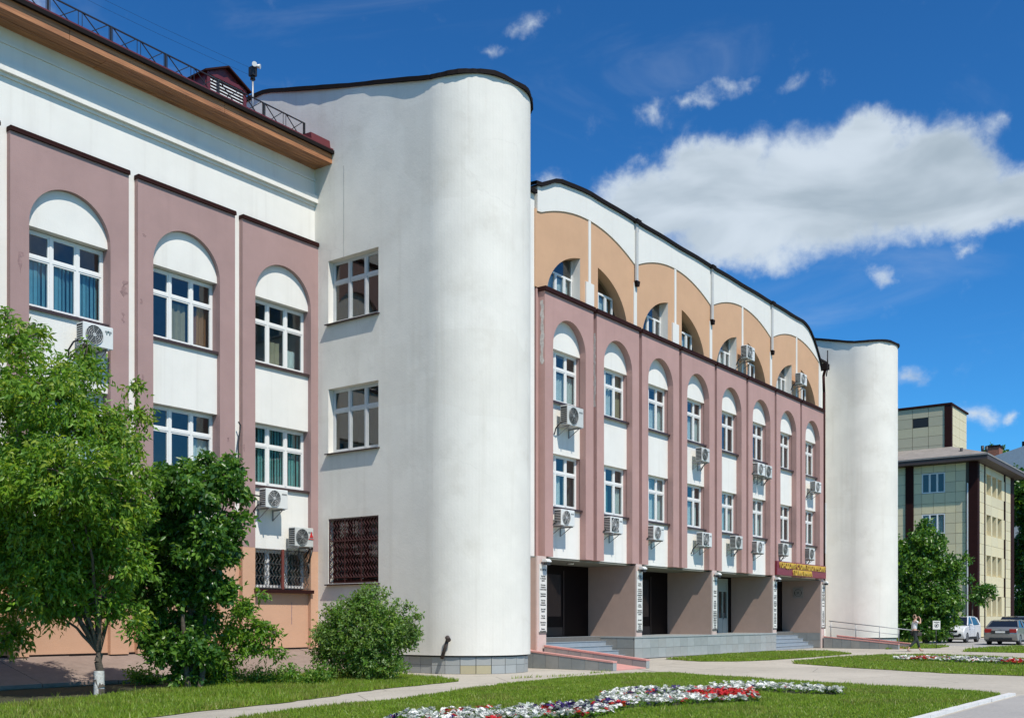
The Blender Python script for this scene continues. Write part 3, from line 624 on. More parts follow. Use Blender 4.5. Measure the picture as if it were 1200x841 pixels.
# hanging cable on the pink pilaster
cb = thing('hanging_cable', 'loose black cable hanging down the white strip beside the third bay', 'cable', (18.95, D2, 5))
MB().path([(18.93, D2 - .02, 7.0), (18.98, D2 - .05, 6.9), (18.90, D2 - .05, 6.4), (18.91, D2 - .04, 5.6), (19.1, D2 - .05, 5.15), (19.35, D2 - .08, 5.0), (19.62, D2 - .12, 4.98)], .022, 6).build('cable', BLACKM, cb)
# sloping apron of slabs over the basement, with rubble edge
ap = thing('basement_apron', 'brown sloping apron of slabs along the foot of the left wing', 'apron', (12, 22.6, 0))
xs = np.arange(-2.5, XT - .3, 1.83)
for a in xs:
    b = min(a + 1.82, XT - .05); j = random.uniform(-.006, .006)
    MB().prism([(21.72, .10 + j), (WW + .02, .62 + j), (WW + .02, .55), (21.72, .03)], a, b - .008, 'x').build('slab', G_APRON, ap)
MB().box(-2.5, 21.78, -.2, XT - .05, WW, .04).build('rubble_footing', CONC, ap)
MB().box(-2.5, WW - .03, .60, XT - .05, WW + .02, .66).build('flashing', DARKM, ap)

# ------------------------------------------------------------------ towers
def tower_H(y):
    if y <= 19.3: return 16.45
    if y < 26.1: return 16.45 + .25 * (y - 19.3)
    return 18.15 - .03 * (y - 26.1)
def tower(x0, label, windows):
    T = thing('round_tower', label, 'tower', (x0 + 1.75, 19.2, 0)); xc = x0 + 1.75; yc = 19.2; r = 1.75; x1 = x0 + 3.5; yb = 29.0
    zb = .50
    # curved front
    mb = MB(); n = 56; ang = [180 + 180 * i / n for i in range(n + 1)]
    P = [(xc + r * math.cos(R(a)), yc + r * math.sin(R(a))) for a in ang]
    zs = [zb, 3.2, 6.4, 9.6, 12.8, 16.40]
    for (p, q) in zip(P, P[1:]):
        for a, b in zip(zs, zs[1:]): mb.face([(p[0], p[1], a), (q[0], q[1], a), (q[0], q[1], b), (p[0], p[1], b)], 0, True)
    # flat side x = x0 with openings
    op = [(21.17, 23.24, 10.32, 12.2), (21.17, 23.24, 6.46, 8.37), (21.17, 23.24, 2.56, 4.49)] if windows else []
    ys = [yc, 20.2, 21.17, 22.2, 23.24, 24.6, 26.1, 27.6, yb]; zc = [zb, 2.56, 4.49, 6.46, 8.37, 10.32, 12.2, 14.0]
    for a, b in zip(ys, ys[1:]):
        for c, d in list(zip(zc, zc[1:])):
            if any(o_[0] <= a and b <= o_[1] and o_[2] <= c and d <= o_[3] for o_ in op): continue
            mb.face([(x0, b, c), (x0, a, c), (x0, a, d), (x0, b, d)])
        mb.face([(x0, b, 14.0), (x0, a, 14.0), (x0, a, tower_H(a) - .05), (x0, b, tower_H(b) - .05)])
        mb.face([(x1, a, zb), (x1, b, zb), (x1, b, tower_H(b) - .05), (x1, a, tower_H(a) - .05)])
    mb.face([(x0, yb, 0), (x1, yb, 0), (x1, yb, tower_H(yb) - .05), (x0, yb, tower_H(yb) - .05)])
    for (a, b, c, d) in op:
        e = x0 + .34
        mb.face([(x0, a, c), (x0, b, c), (e, b, c), (e, a, c)]); mb.face([(x0, b, d), (x0, a, d), (e, a, d), (e, b, d)])
        mb.face([(x0, b, c), (x0, b, d), (e, b, d), (e, b, c)]); mb.face([(x0, a, d), (x0, a, c), (e, a, c), (e, a, d)])
    mb.build('wall', TOWERW, T)
    # roof sheet and its dark edge with uneven overhang
    mb = MB(); out = []
    pth = [(x0, y) for y in np.arange(yb, yc, -.35)] + P + [(x1, y) for y in np.arange(yc + .2, yb, .35)]
    for i, (x, y) in enumerate(pth):
        if i < len([1 for y_ in np.arange(yb, yc, -.35)]): nx_, ny_ = -1, 0
        elif x > xc + r - 1e-3 and y > yc: nx_, ny_ = 1, 0
        else: nx_, ny_ = (x - xc) / r, (y - yc) / r
        ov = .075 + .022 * math.sin(i * .55) + random.uniform(-.012, .012)
        H = tower_H(y) + .02 * math.sin(i * .31)
        out.append(((x - nx_ * .02, y - ny_ * .02), (x + nx_ * ov, y + ny_ * ov), H))
    for (i0, o0, h0), (i1, o1, h1) in zip(out, out[1:]):
        mb.face([(*o0, h0 - .08), (*o1, h1 - .08), (*o1, h1 + .04), (*o0, h0 + .04)], 0, True)
        mb.face([(*i0, h0 - .06), (*i1, h1 - .06), (*o1, h1 - .08), (*o0, h0 - .08)], 0, True)
        mb.face([(*o0, h0 + .04), (*o1, h1 + .04), (*i1, h1 + .05), (*i0, h0 + .05)], 0, True)
    mb.build('roof_edge', DARKM, T)
    mb = MB()
    k = len(out)
    for i in range(k // 2):
        a, b, c, d = out[i], out[i + 1], out[k - 2 - i], out[k - 1 - i]
        mb.face([(*a[0], a[2] + .03), (*b[0], b[2] + .03), (*c[0], c[2] + .03), (*d[0], d[2] + .03)])
    mb.build('roof', DARKM, T)
    # recessed plinth with tiles
    rp = r - .09; mb = MB()
    Pp = [(xc + (rp - .02) * math.cos(R(a)), yc + (rp - .02) * math.sin(R(a))) for a in np.linspace(180, 360, 29)]
    poly = [(x0 + .11, yb - .1)] + Pp + [(x1 - .11, yb - .1)]
    mb.prism(poly, -.1, zb + .06, 'z'); mb.build('plinth', GROUT, T)
    MB().prism([(x0 + .05, yb - .1)] + [(xc + (r - .05) * math.cos(R(a)), yc + (r - .05) * math.sin(R(a))) for a in np.linspace(180, 360, 29)] + [(x1 - .05, yb - .1)], zb - .02, zb + .012, 'z').build('drip_edge', DARKM, T)
    tw = .43; dth = math.degrees(tw / rp); tms = []
    for m_ in TILE:
        for hh in (.235, .225): tms.append((m_, hh, MB().box(-tw / 2 + .006, -.012, 0, tw / 2 - .006, .02, hh - .008).mesh('tile', m_)))
    th = 180 + dth / 2; i = 0
    while th < 360:
        for row in (0, 1):
            q = TILE[random.choice((0, 0, 1, 2))]
            if i in (2, 3) and row == 0: q = TILE[3]
            me = [t for t in tms if t[0] is q and t[1] == (.235 if row == 0 else .225)][0][2]
            o = inst(me, T, rel(T, (xc + (rp + .004) * math.cos(R(th)), yc + (rp + .004) * math.sin(R(th)), row * .235)), (0, 0, R(th + 90)))
        th += dth; i += 1
    y = yc + .22
    while y < (21.5 if windows else 20.4):
        for row in (0, 1): inst([t for t in tms if t[0] is TILE[(i + row) % 3] and t[1] == (.235 if row == 0 else .225)][0][2], T, rel(T, (x0 + .1, y, row * .235)), (0, 0, R(-90)))
        y += tw; i += 1
    if windows:
        # landing windows on the flat side, grille over the lowest
        for k, (a, b, c, d) in enumerate(op):
            wd = b - a
            window(T, b, c + .02, wd, d - c - .02, x0 + .2, cols=3, fm=GREYFR if k < 2 else MAROON, axis='x', sill=False)
            s_ = MB().prism([(x0 - .12, c - .06), (x0 - .12, c - .03), (x0 + .3, c + .015), (x0 + .3, c - .02)], a - .05, b + .05, 'y').build('window_ledge', SILL if k < 2 else MAROON, T)
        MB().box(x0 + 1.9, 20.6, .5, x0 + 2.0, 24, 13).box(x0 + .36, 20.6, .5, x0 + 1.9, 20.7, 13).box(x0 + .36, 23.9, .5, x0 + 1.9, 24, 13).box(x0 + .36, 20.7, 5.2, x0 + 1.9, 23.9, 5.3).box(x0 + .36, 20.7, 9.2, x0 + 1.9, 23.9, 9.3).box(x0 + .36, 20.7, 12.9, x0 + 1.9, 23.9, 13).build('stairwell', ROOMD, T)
        a, b, c, d = op[2]; xg = x0 + .03; mb = MB()
        for z in (c + .03, c + .17, c + 1.26, d - .03): mb.beam((xg, a + .02, z), (xg, b - .02, z), .02, .028)
        for y_ in (a + .03, a + .72, a + 1.4, b - .03): mb.beam((xg, y_, c), (xg, y_, d), .025, .025)
        for q in range(17):
            yy = a + .09 + q * (b - a - .18) / 16
            for (z0_, z1_, nn_) in ((c + .17, c + 1.26, 10), (c + 1.26, d - .03, 6)):
                pp = [(xg, yy + (.05 if k % 2 else -.05), z0_ + (z1_ - z0_) * k / nn_) for k in range(nn_ + 1)]; mb.path(pp, .012, 5)
        mb.build('window_grille', mat('dark maroon grille', (.07, .022, .02), .45, var=.15), T)
        # vertical crack-like seam and drain stub
        MB().box(x0 - .004, 22.575, 12.2, x0 + .002, 22.59, 14.9).build('plaster_seam', mat('grey seam', (.33, .33, .31), .9, var=.3), T)
        ang_ = 194; px_, py_ = xc + (r + .07) * math.cos(R(ang_)), yc + (r + .07) * math.sin(R(ang_))
        MB().path([(px_ + .02, py_ - .20, .98), (px_ + .0, py_ - .0, .42)], .05, 10).tube((px_ + .05, py_ - .15, 1.0), (px_ - .02, py_ - .26, .93), .065, .065, 10).build('drain_pipe', mat('rusted pipe', (.05, .035, .03), .7, var=.3), T)
    return T
tower(XT, 'near round-ended white tower with three windows between left wing and entrance block', True)
tower(56.55, 'far round-ended white tower beyond the entrance block, windowless', False)

# ------------------------------------------------------------------ central block
CB = thing('school_block', 'entrance block with eight rose arched bays below peach half-round attic windows', 'building', (41, D1, 0))
Pb = 3.2; X0 = 28.35
XL, XR = 28.12, 53.95
for i in range(8):
    a = X0 + i * Pb; b = a + 2.98; o0 = a + .48; o1 = a + 2.48; c = (o0 + o1) / 2
    zbot = 3.57
    pts = [(a, zbot), (a, 12.30), (b, 12.30), (b, zbot), (o1, zbot)] + arc(c, 10.62, 1.0, 0, 180, 24) + [(o0, zbot)]
    MB().prism(pts, D1, D1 + .275, 'y').build('bay_surround', PINK2, CB)
    MB().box(a - .05, D1 - .07, 12.30, b + .05, DU - .002, 12.44).build('ledge_cap', MAROON, CB)
    mb = MB(); yw = D1 + .25; yb = D1 + .85
    mb.box(o0 - .2, yw, 10.60, o1 + .2, yb, 11.9, 0); mb.box(o0 - .2, yw, 7.08, o1 + .2, yb, 8.80, 0); mb.box(o0 - .2, yw, zbot + .002, o1 + .2, yb, 5.25, 0)
    for (za, zb_) in ((5.25, 7.08), (8.80, 10.60)):
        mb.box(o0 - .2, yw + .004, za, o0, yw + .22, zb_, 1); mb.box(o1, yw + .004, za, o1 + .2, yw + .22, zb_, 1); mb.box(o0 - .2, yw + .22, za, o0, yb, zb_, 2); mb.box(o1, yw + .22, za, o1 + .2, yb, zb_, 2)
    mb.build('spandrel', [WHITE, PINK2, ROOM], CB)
    cu = [[('net', .0, .35, .05, .62), ('net', .4, 1, .05, .6)], [('net', 0, .65, .05, .95), ('beige', .7, 1, .05, .95)], [('net', .3, 1, .05, .6)], [('net', 0, 1, .05, .6)], [('net', 0, .5, .05, .95)], [], [('net', .0, .5, .05, .9)], [('beige', .3, 1, .05, .5)]][i]
    cl_ = [[('net', .3, .62, .05, .62)], [('blindg', .1, .6, .05, .6), ('net', .7, 1, .05, .6)], [('net', .45, 1, .05, .95)], [('net', .1, .9, .05, .6)], [('net', .5, 1, .05, .95)], [('net', .3, 1, .0, .95)], [('net', .0, .4, .05, .95)], [('blindg', .2, 1, .05, .8)]][i]
    window(CB, o0, 8.86, 2.0, 1.74, D1 + .40, curtain=cu); window(CB, o0, 5.31, 2.0, 1.77, D1 + .40, curtain=cl_)
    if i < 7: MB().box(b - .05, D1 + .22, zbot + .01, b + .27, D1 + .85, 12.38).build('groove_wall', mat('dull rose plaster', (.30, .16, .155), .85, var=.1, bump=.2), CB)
MB().box(XL + .1, D1 + .262, 3.58, X0 + .02, D1 + .8, 12.4).build('corner_pier', PINK2, CB); MB().box(53.7, D1 + .262, 3.58, XR, D1 + .8, 12.4).build('corner_pier', PINK2, CB)
MB().box(XL + .3, D1 + 1.9, 3.7, XR - .3, D1 + 2.1, 16.0).build('room_wall', ROOM, CB)
mb = MB()
for z in (4.55, 8.05, 12.28): mb.box(XL + .1, D1 + .86, z - .12, XR - .1, D1 + 1.88, z)
for i in range(9): mb.box(X0 + i * Pb - .25, D1 + .87, 3.7, X0 + i * Pb - .1, D1 + 1.87, 12.1)
mb.build('floor_slab', ROOM, CB)
# attic storey
def par_top(x):
    xx = x - 28.12
    if xx < 1.5: z = 15.72 + .62 * (.5 - .5 * math.cos(math.pi * xx / 1.5)) * .9 + .03
    elif xx < 3.2: z = 15.72 + .588 + (xx - 1.5) / 1.7 * .17
    else: z = 16.48
    if x > 51.4:
        t = (x - 51.4) / (53.95 - 51.4); z = 16.45 - 1.75 * t ** 2.1
    return min(z, 16.48)
def peach_top(x, c): return 14.86 + .72 * (1 - ((x - c) / 3.2) ** 2)
for k in range(4):
    c = 31.44 + 6.4 * k; L_, R_ = c - 3.2, c + 3.2
    if k == 3: R_ = min(R_, XR)
    for side in (-1, 1):
        xe = (L_ if k else 28.15) if side < 0 else R_
        xs = np.linspace(xe, c, 14)
        top = [(x, (peach_top(x, c) if not (k == 0 and side < 0) else max(peach_top(x, c), 14.95)) + .05) for x in xs]
        A0, B0, Z0 = 2.65, 1.93, 12.2
        th1 = math.asin(.24 / B0); xo = A0 * math.cos(th1); th2 = math.acos(.58 / A0)
        curve = [(c + side * A0 * math.cos(t), Z0 + B0 * math.sin(t)) for t in np.linspace(th2, th1, 18)]
        pts = [(xe, 12.44)] + top + [(c, 12.44), (c + side * .58, 12.44)] + curve
        MB().prism(pts, DU, DU + .45, 'y').build('attic_wall', PEACH, CB)
        # glazing behind the arch: pane following the curve, casements below, transom
        yg = DU + .33
        ins = [(c + side * (A0 - .0) * math.cos(t), Z0 + (B0 - .0) * math.sin(t)) for t in np.linspace(th2, th1, 18)]
        wd = MB(); zt = 13.36
        xt = A0 * math.sqrt(max(0, 1 - ((zt - Z0) / B0) ** 2))
        wd.box(c + side * .58, yg, zt - .035, c + side * xt, yg + .07, zt + .035)
        for q in (.60, 1.02, 1.09, 1.56, 1.63, xt - .06):
            zz = min(zt - .035, Z0 + B0 * math.sqrt(max(0, 1 - (q / A0) ** 2)) - .03)
            wd.box(c + side * q, yg - .006, 12.46, c + side * (q + .055), yg + .064, zz)
        wd.box(c + side * .58, yg + .002, 12.46, c + side * (xo - .05), yg + .06, 12.52)
        wd.box(c + side * .58, yg + .004, zt + .035, c + side * .63, yg + .06, 14.05)
        wn = wd.build('window', PVC, CB)
        up_ = [p for p in ins if p[1] > zt]; lo = [p for p in ins if p[1] <= zt]
        MB().prism([(c + side * .58, zt)] + up_ + [(c + side * xt, zt)], yg + .03, yg + .036, 'y').build('fanlight_pane', GLASS, wn)
        edges = [.60, 1.06, 1.60, xt]
        for e0, e1 in zip(edges, edges[1:]): MB().box(c + side * (e0 + .04), yg + .03, 12.5, c + side * (e1 - .02), yg + .036, zt - .03).build('pane', GLASS, wn)
        if (k + side) % 3: 
            MB().prism([(c + side * .7, 12.5), (c + side * (xt - .1), 12.5), (c + side * (xt - .1), 13.3), (c + side * .7, 13.3)], yg + .14, yg + .15, 'y').build('curtain', random.choice((CURT, CURT, CURTB)), wn)
        # white jamb of the pier
        if side < 0: MB().box(c - .585, DU + .01, 12.45, c - .578, DU + .33, 14.08).build('jamb', WHITE, CB)
    # white relief band over the peach field
    xs = np.linspace(L_, R_, 30)
    low = [(x, peach_top(x, c) if not (k == 0 and x < c) else max(peach_top(x, c), 14.93 + .0 * x)) for x in xs]
    up = [(x, par_top(x)) for x in xs][::-1]
    MB().prism(low + up, DU - .035, DU + .40, 'y').build('parapet_band', UPWHITE, CB)
    MB().box(c - .075, DU - .028, 12.44 + .9, c + .075, DU + .01, peach_top(c, c) + .02).build('centre_stripe', UPWHITE, CB)
    if k < 2: MB().box(c - .28, DU - .06, 12.44, c + .24, DU + .01, 13.36).build('wall_panel', UPWHITE, CB)
    else: MB().box(c - .075, DU - .028, 12.44, c + .075, DU + .01, 13.36).build('centre_stripe', UPWHITE, CB)
for k in range(5):
    x = 28.24 + 6.4 * k
    if k == 0: continue
    if k == 4: MB().box(x - .16, DU - .03, 12.44, x + .11, DU + .01, 15.0).build('boundary_stripe', UPWHITE, CB); continue
    MB().box(x - .11, DU - .03, 12.44, x + .11, DU + .01, 14.2).build('boundary_stripe', UPWHITE, CB)
    MB().box(x - .06, DU - .11, 14.25, x + .09, DU - .036, 16.44).build('rainwater_box', mat('pale grey downpipe', (.50, .50, .48), .6, var=.1), CB)
    MB().prism([(x - .11, 14.25), (x + .13, 14.25), (x + .08, 14.05), (x - .06, 14.05)], DU - .16, DU - .032, 'y').build('pipe_collar', DARKM, CB)
    MB().box(x - .16, DU - .2, 16.42, x + .18, DU + .02, 16.56).build('gutter_outlet', DARKM, CB)
# roof edge flashing
mb = MB(); xs = list(np.linspace(XL - .05, XR + .03, 70))
for a, b in zip(xs, xs[1:]):
    za, zb_ = par_top(a) + .01 * math.sin(a * 2.1), par_top(b) + .01 * math.sin(b * 2.1)
    for y0, y1 in ((DU - .12, DU + .42),):
        mb.face([(a, y0, za - .03), (b, y0, zb_ - .03), (b, y0, zb_ + .10), (a, y0, za + .10)]); mb.face([(a, y0, za + .10), (b, y0, zb_ + .10), (b, y1, zb_ + .12), (a, y1, za + .12)])
        mb.face([(a, y1, za - .03), (b, y1, zb_ - .03), (b, y0, zb_ - .03), (a, y0, za - .03)])
mb.build('roof_edge', DARKM, CB)
mb = MB(); xs = [28.1, 30, 34, 48, 51.4, 53.95]
mb.box(28.2, DU + .42, 15.5, 53.9, 34, 15.6); mb.box(28.2, 33.8, 0, 53.9, 34, 15.6); mb.box(28.12, D1 + .9, 3.6, 28.3, 33.8, 15.5); mb.box(53.8, D1 + .9, 3.6, 53.95, 33.8, 15.5)
mb.build('roof_deck', DARKM, CB)
# recessed link walls between block and towers
for (a, b, yl) in ((25.40, 28.16, 20.11), (53.93, 56.6, 20.75)):
    MB().box(a, yl, .5, b, yl + .29, 15.5).build('link_wall', WHITE, CB)
    MB().prism([(yl - .13, 15.46), (yl - .13, 15.58), (yl + 2.4, 16.3), (yl + 2.4, 16.1), (yl + .3, 15.5)], a, b + .0, 'x').build('link_roof', DARKM, CB)
# portal: soffit, walls, pillars, door wall, platform
ZP = .85
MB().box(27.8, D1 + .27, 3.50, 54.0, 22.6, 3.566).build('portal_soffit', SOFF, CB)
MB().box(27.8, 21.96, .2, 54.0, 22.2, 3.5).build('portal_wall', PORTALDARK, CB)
for x in (29.6, 31.1, 32.6, 36.2, 37.7, 39.2, 42.4, 43.9, 49.2, 50.9): MB().box(x - .03, 21.93, ZP, x + .03, 21.958, 3.3).build('door_frame', mat('dark door frame', (.03, .018, .016), .4, var=0), CB)
for k, x in enumerate((28.0, 34.32, 40.7, 47.12, 53.42)):
    x1 = x + .42
    if k == 0: x = 27.92
    zlo = ZP if 0 < k < 4 else .0
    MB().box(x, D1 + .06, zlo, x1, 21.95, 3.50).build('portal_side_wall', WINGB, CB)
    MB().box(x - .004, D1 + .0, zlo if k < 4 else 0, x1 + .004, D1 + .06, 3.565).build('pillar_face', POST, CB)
    fl = thing('floodlight', 'small grey floodlight above the ' + ('leftmost', 'second', 'third', 'fourth', 'rightmost')[k] + ' pillar price board', 'lamp', (x1 - .2, D1 - .1, 3.36), 'floodlights above the pillar boards')
    MB().tube((x1 - .2, D1 - .02, 3.42), (x1 - .2, D1 - .2, 3.42), .03, .03, 8).build('bracket', ACL, fl)
    MB().prism([(D1 - .28, 3.36), (D1 - .28, 3.40), (D1 - .2, 3.47), (D1 - .06, 3.47), (D1 - .06, 3.37)], x1 - .33, x1 - .08, 'x').build('housing', ACW, fl, bevel=.01)
    MB().box(x1 - .30, D1 - .25, 3.27, x1 - .11, D1 - .10, 3.36).build('reflector', ACD, fl)
    sb = thing('pillar_board', ('tall cream list of services on the leftmost entrance pillar, by the near tower', 'tall cream list of services on the pillar where the platform starts', 'tall cream list of services on the middle pillar by the pale door', 'tall cream list of services on the fourth pillar, left of the maroon sign', 'tall cream list of services on the last pillar by the right ramp')[k], 'sign', (x1 - .2, D1 - .03, 1.05), 'vertical boards on the entrance pillars')
    MB().box(x1 - .42, D1 - .025, 1.08, x1 - .0, D1 - .002, 3.30).build('board', SIGNW, sb)
    MB().box(x1 - .42, D1 - .028, 1.03, x1, D1 - .004, 1.075).build('frame_bottom', GROUT, sb)
    head = MB
    tl = [['УСЛУГИ'], ['НАШИ', 'УСЛУГИ']][k % 2]
    hm = text_mesh('\n'.join(tl), .10, INK, .002, line=.85, bold=.002, fit=.34)
    inst(hm, sb, rel(sb, (x1 - .21, D1 - .027, 3.08)), (FACE, 0, 0), 'lettering')
    body = ['Терапия', 'и лечение', 'зубов', '', 'Протезы', 'съемные', 'и мостовые', '', 'Хирургия', 'удаление', '', 'Рентген', 'снимки', 'панорама', '', 'Детский', 'прием', '', 'Чистка', 'и отбел.', '', 'Импланты', 'коронки', '', 'Запись', 'ежедневно']
    random.Random(k).shuffle(body) if k else None
    bm_ = text_mesh('\n'.join(body), .072, INK, .002, line=1.0, bold=.0015, fit=.36)
    inst(bm_, sb, rel(sb, (x1 - .21, D1 - .027, 2.88)), (FACE, 0, 0), 'lettering')
for x in (30.9, 31.3, 37.5, 37.9, 43.7, 44.1, 50.7, 51.1):
    MB().tube((x, 21.88, 1.65), (x, 21.88, 2.15), .018, n=8).box(x - .012, 21.88, 1.68, x + .012, 21.955, 1.71).box(x - .012, 21.88, 2.09, x + .012, 21.955, 2.12).build('door_handle', STEEL, CB)
for a, b in ((29.65, 31.07), (31.13, 32.55), (36.25, 37.67), (37.73, 39.15), (42.45, 43.87), (49.25, 50.87)):
    MB().box(a, 21.945, ZP + .02, b, 21.957, ZP + .35).build('kick_plate', mat('dull brown kick plate', (.03, .02, .018), .4, var=.2), CB)
    MB().box(a + .12, 21.948, 1.6, b - .12, 21.956, 3.15).build('door_pane', CARGLASS, CB)
# pale door left in the third portal bay
dr = MB(); dx = 45.5
dr.box(dx, 21.86, ZP, dx + .07, 21.95, 3.42).box(dx + 1.0, 21.86, ZP, dx + 1.07, 21.95, 3.42).box(dx + .07, 21.86, 2.8, dx + 1.0, 21.95, 2.88).box(dx + .07, 21.86, 3.35, dx + 1.0, 21.95, 3.42)
dr.box(dx + .5, 21.865, ZP, dx + .56, 21.94, 2.8).box(dx + .07, 21.88, ZP, dx + 1.0, 21.93, 1.55).box(dx + .07, 21.89, 2.88, dx + 1.0, 21.93, 3.35)
do = dr.build('door', mat('pale grey door plastic', (.30, .33, .31), .5, var=.05), CB)
MB().box(dx + .09, 21.9, 1.57, dx + .49, 21.91, 2.78).build('pane', GLASS, do); MB().box(dx + .57, 21.9, 1.57, dx + .98, 21.91, 2.78).build('pane', GLASS, do)
MB().box(dx + .52, 21.8, 1.5, dx + .545, 21.86, 1.8).build('handle', STEEL, do)
# platform between bays 2 and 3 with tile cladding
MB().box(34.2, D1 + .02, -.05, 47.52, 21.96, ZP - .004).box(28.1, 21.3, -.05, 34.2, 21.96, ZP - .006).box(47.52, 21.3, -.05, 53.9, 21.96, ZP - .006).build('platform', GROUT, CB)
tf = {}
def tile_wall(x0, x1, y, z0, z1, tw_, rows, mats, parent, axis='y', skip=None, name='tile'):
    L_ = x1 - x0; n = max(1, round(L_ / tw_)); tw_ = L_ / n; hh = (z1 - z0) / rows
    for i in range(n):
        for r_ in range(rows):
            mm = random.choice(mats); key = (round(tw_, 3), round(hh, 3), mm.name, axis)
            if key not in tf:
                if axis == 'y': tf[key] = MB().box(.005, -.014, .005, tw_ - .005, .004, hh - .005).mesh(name, mm)
                else: tf[key] = MB().box(-.014, .005, .005, .004, tw_ - .005, hh - .005).mesh(name, mm)
            p = (x0 + i * tw_, y, z0 + r_ * hh) if axis == 'y' else (y, x0 + i * tw_, z0 + r_ * hh)
            inst(tf[key], parent, rel(parent, p), None, name)
tile_wall(34.2, 47.52, D1 + .016, .02, ZP - .06, .6, 2, TILE[:3], CB)
MB().box(34.17, D1 - .02, ZP - .06, 47.55, 21.9, ZP).build('platform_top', mat('grey platform slab', (.33, .35, .34), .5, var=.1), CB)
tile_wall(D1 + .05, 21.3, 34.196, .02, ZP - .06, .6, 2, DTILE, CB, 'x')
tile_wall(D1 + .05, 21.3, 53.40, .02, ZP - .06, .6, 2, DTILE, CB, 'x')
for (a, b) in ((28.45, 34.19), (47.53, 53.38)):
    for s_ in range(5):
        z1 = ZP - .17 * s_; y0 = 21.35 - .28 * s_
        st = MB().box(a, y0, 0, b, y0 + .30, z1 - .002 - .02).box(a, y0 - .02, z1 - .022, b, y0 + .3, z1 - .002); o = st.build('step', STEP, CB)
for x in (29.15, 29.72): MB().box(x, 21.28, .70, x + .42, 21.34, .845).build('step_opening', BLACKM, CB)
MB().tube((31.2, 20.7, 3.49), (31.2, 20.7, 3.44), .12, .12, 14).build('ceiling_lamp', ACW, CB)
# round plaque on the last portal side wall
pq = thing('wall_plaque', 'small square plaque with a round emblem on the dark portal wall under the maroon sign', 'sign', (53.4, 21.05, 2.9))
MB().box(53.385, 20.78, 2.60, 53.41, 21.34, 3.16).build('board', mat('grey plaque', (.30, .26, .23), .6, var=.1), pq)
mb = MB(); ring = [(21.06 + .19 * math.cos(t), 2.88 + .19 * math.sin(t)) for t in np.linspace(0, 2 * math.pi, 21)]
for p, q in zip(ring, ring[1:]): mb.beam((53.38, p[0], p[1]), (53.38, q[0], q[1]), .03, .012)
mb.beam((53.38, 20.98, 2.82), (53.38, 21.14, 2.95), .03, .012); mb.beam((53.38, 21.0, 2.95), (53.38, 21.12, 2.8), .03, .012); mb.build('emblem', INK, pq)
# maroon sign with gold lettering
sg = thing('entrance_sign', 'maroon sign board with gold Cyrillic lettering over the right entrance bay', 'sign', (50.5, D1 - .1, 3.6))
MB().box(47.35, D1 - .12, 3.60, 53.78, D1 - .004, 4.26).build('board', SIGNRED, sg, bevel=.01)
t1 = text_mesh('ГОРОДСКАЯ СТОМАТОЛОГИЧЕСКАЯ', .36, LETTER, .02, bold=.006, fit=6.0); inst(t1, sg, rel(sg, (50.62, D1 - .14, 3.945)), (FACE, 0, 0), 'lettering')
t2 = text_mesh('ПОЛИКЛИНИКА', .36, LETTER, .02, bold=.006, fit=2.5); inst(t2, sg, rel(sg, (50.5, D1 - .14, 3.64)), (FACE, 0, 0), 'lettering')
# maroon downpipe and fittings at the right end
dp = thing('downpipe', 'dark maroon downpipe at the right end of the entrance block', 'pipe', (54.15, D1 + .1, 0))
MB().path([(54.1, DU - .25, 14.75), (54.15, DU - .1, 14.3), (54.08, D1 + .1, 13.4), (54.08, D1 + .1, 1.0)], .075, 10).build('pipe', MAROON, dp)
MB().box(53.95, DU - .35, 14.6, 54.35, DU + .1, 14.9).build('hopper', DARKM, dp)
MB().path([(54.2, DU - .3, 15.6), (54.05, DU - .35, 15.1), (54.2, DU - .3, 14.85), (54.45, DU - .2, 14.7), (54.4, DU - .15, 14.3)], .03, 6).build('cable', BLACKM, dp)
MB().box(54.02, D1 - .02, 4.95, 54.10, D1 + .02, 7.6).build('white_conduit', ACW, dp)

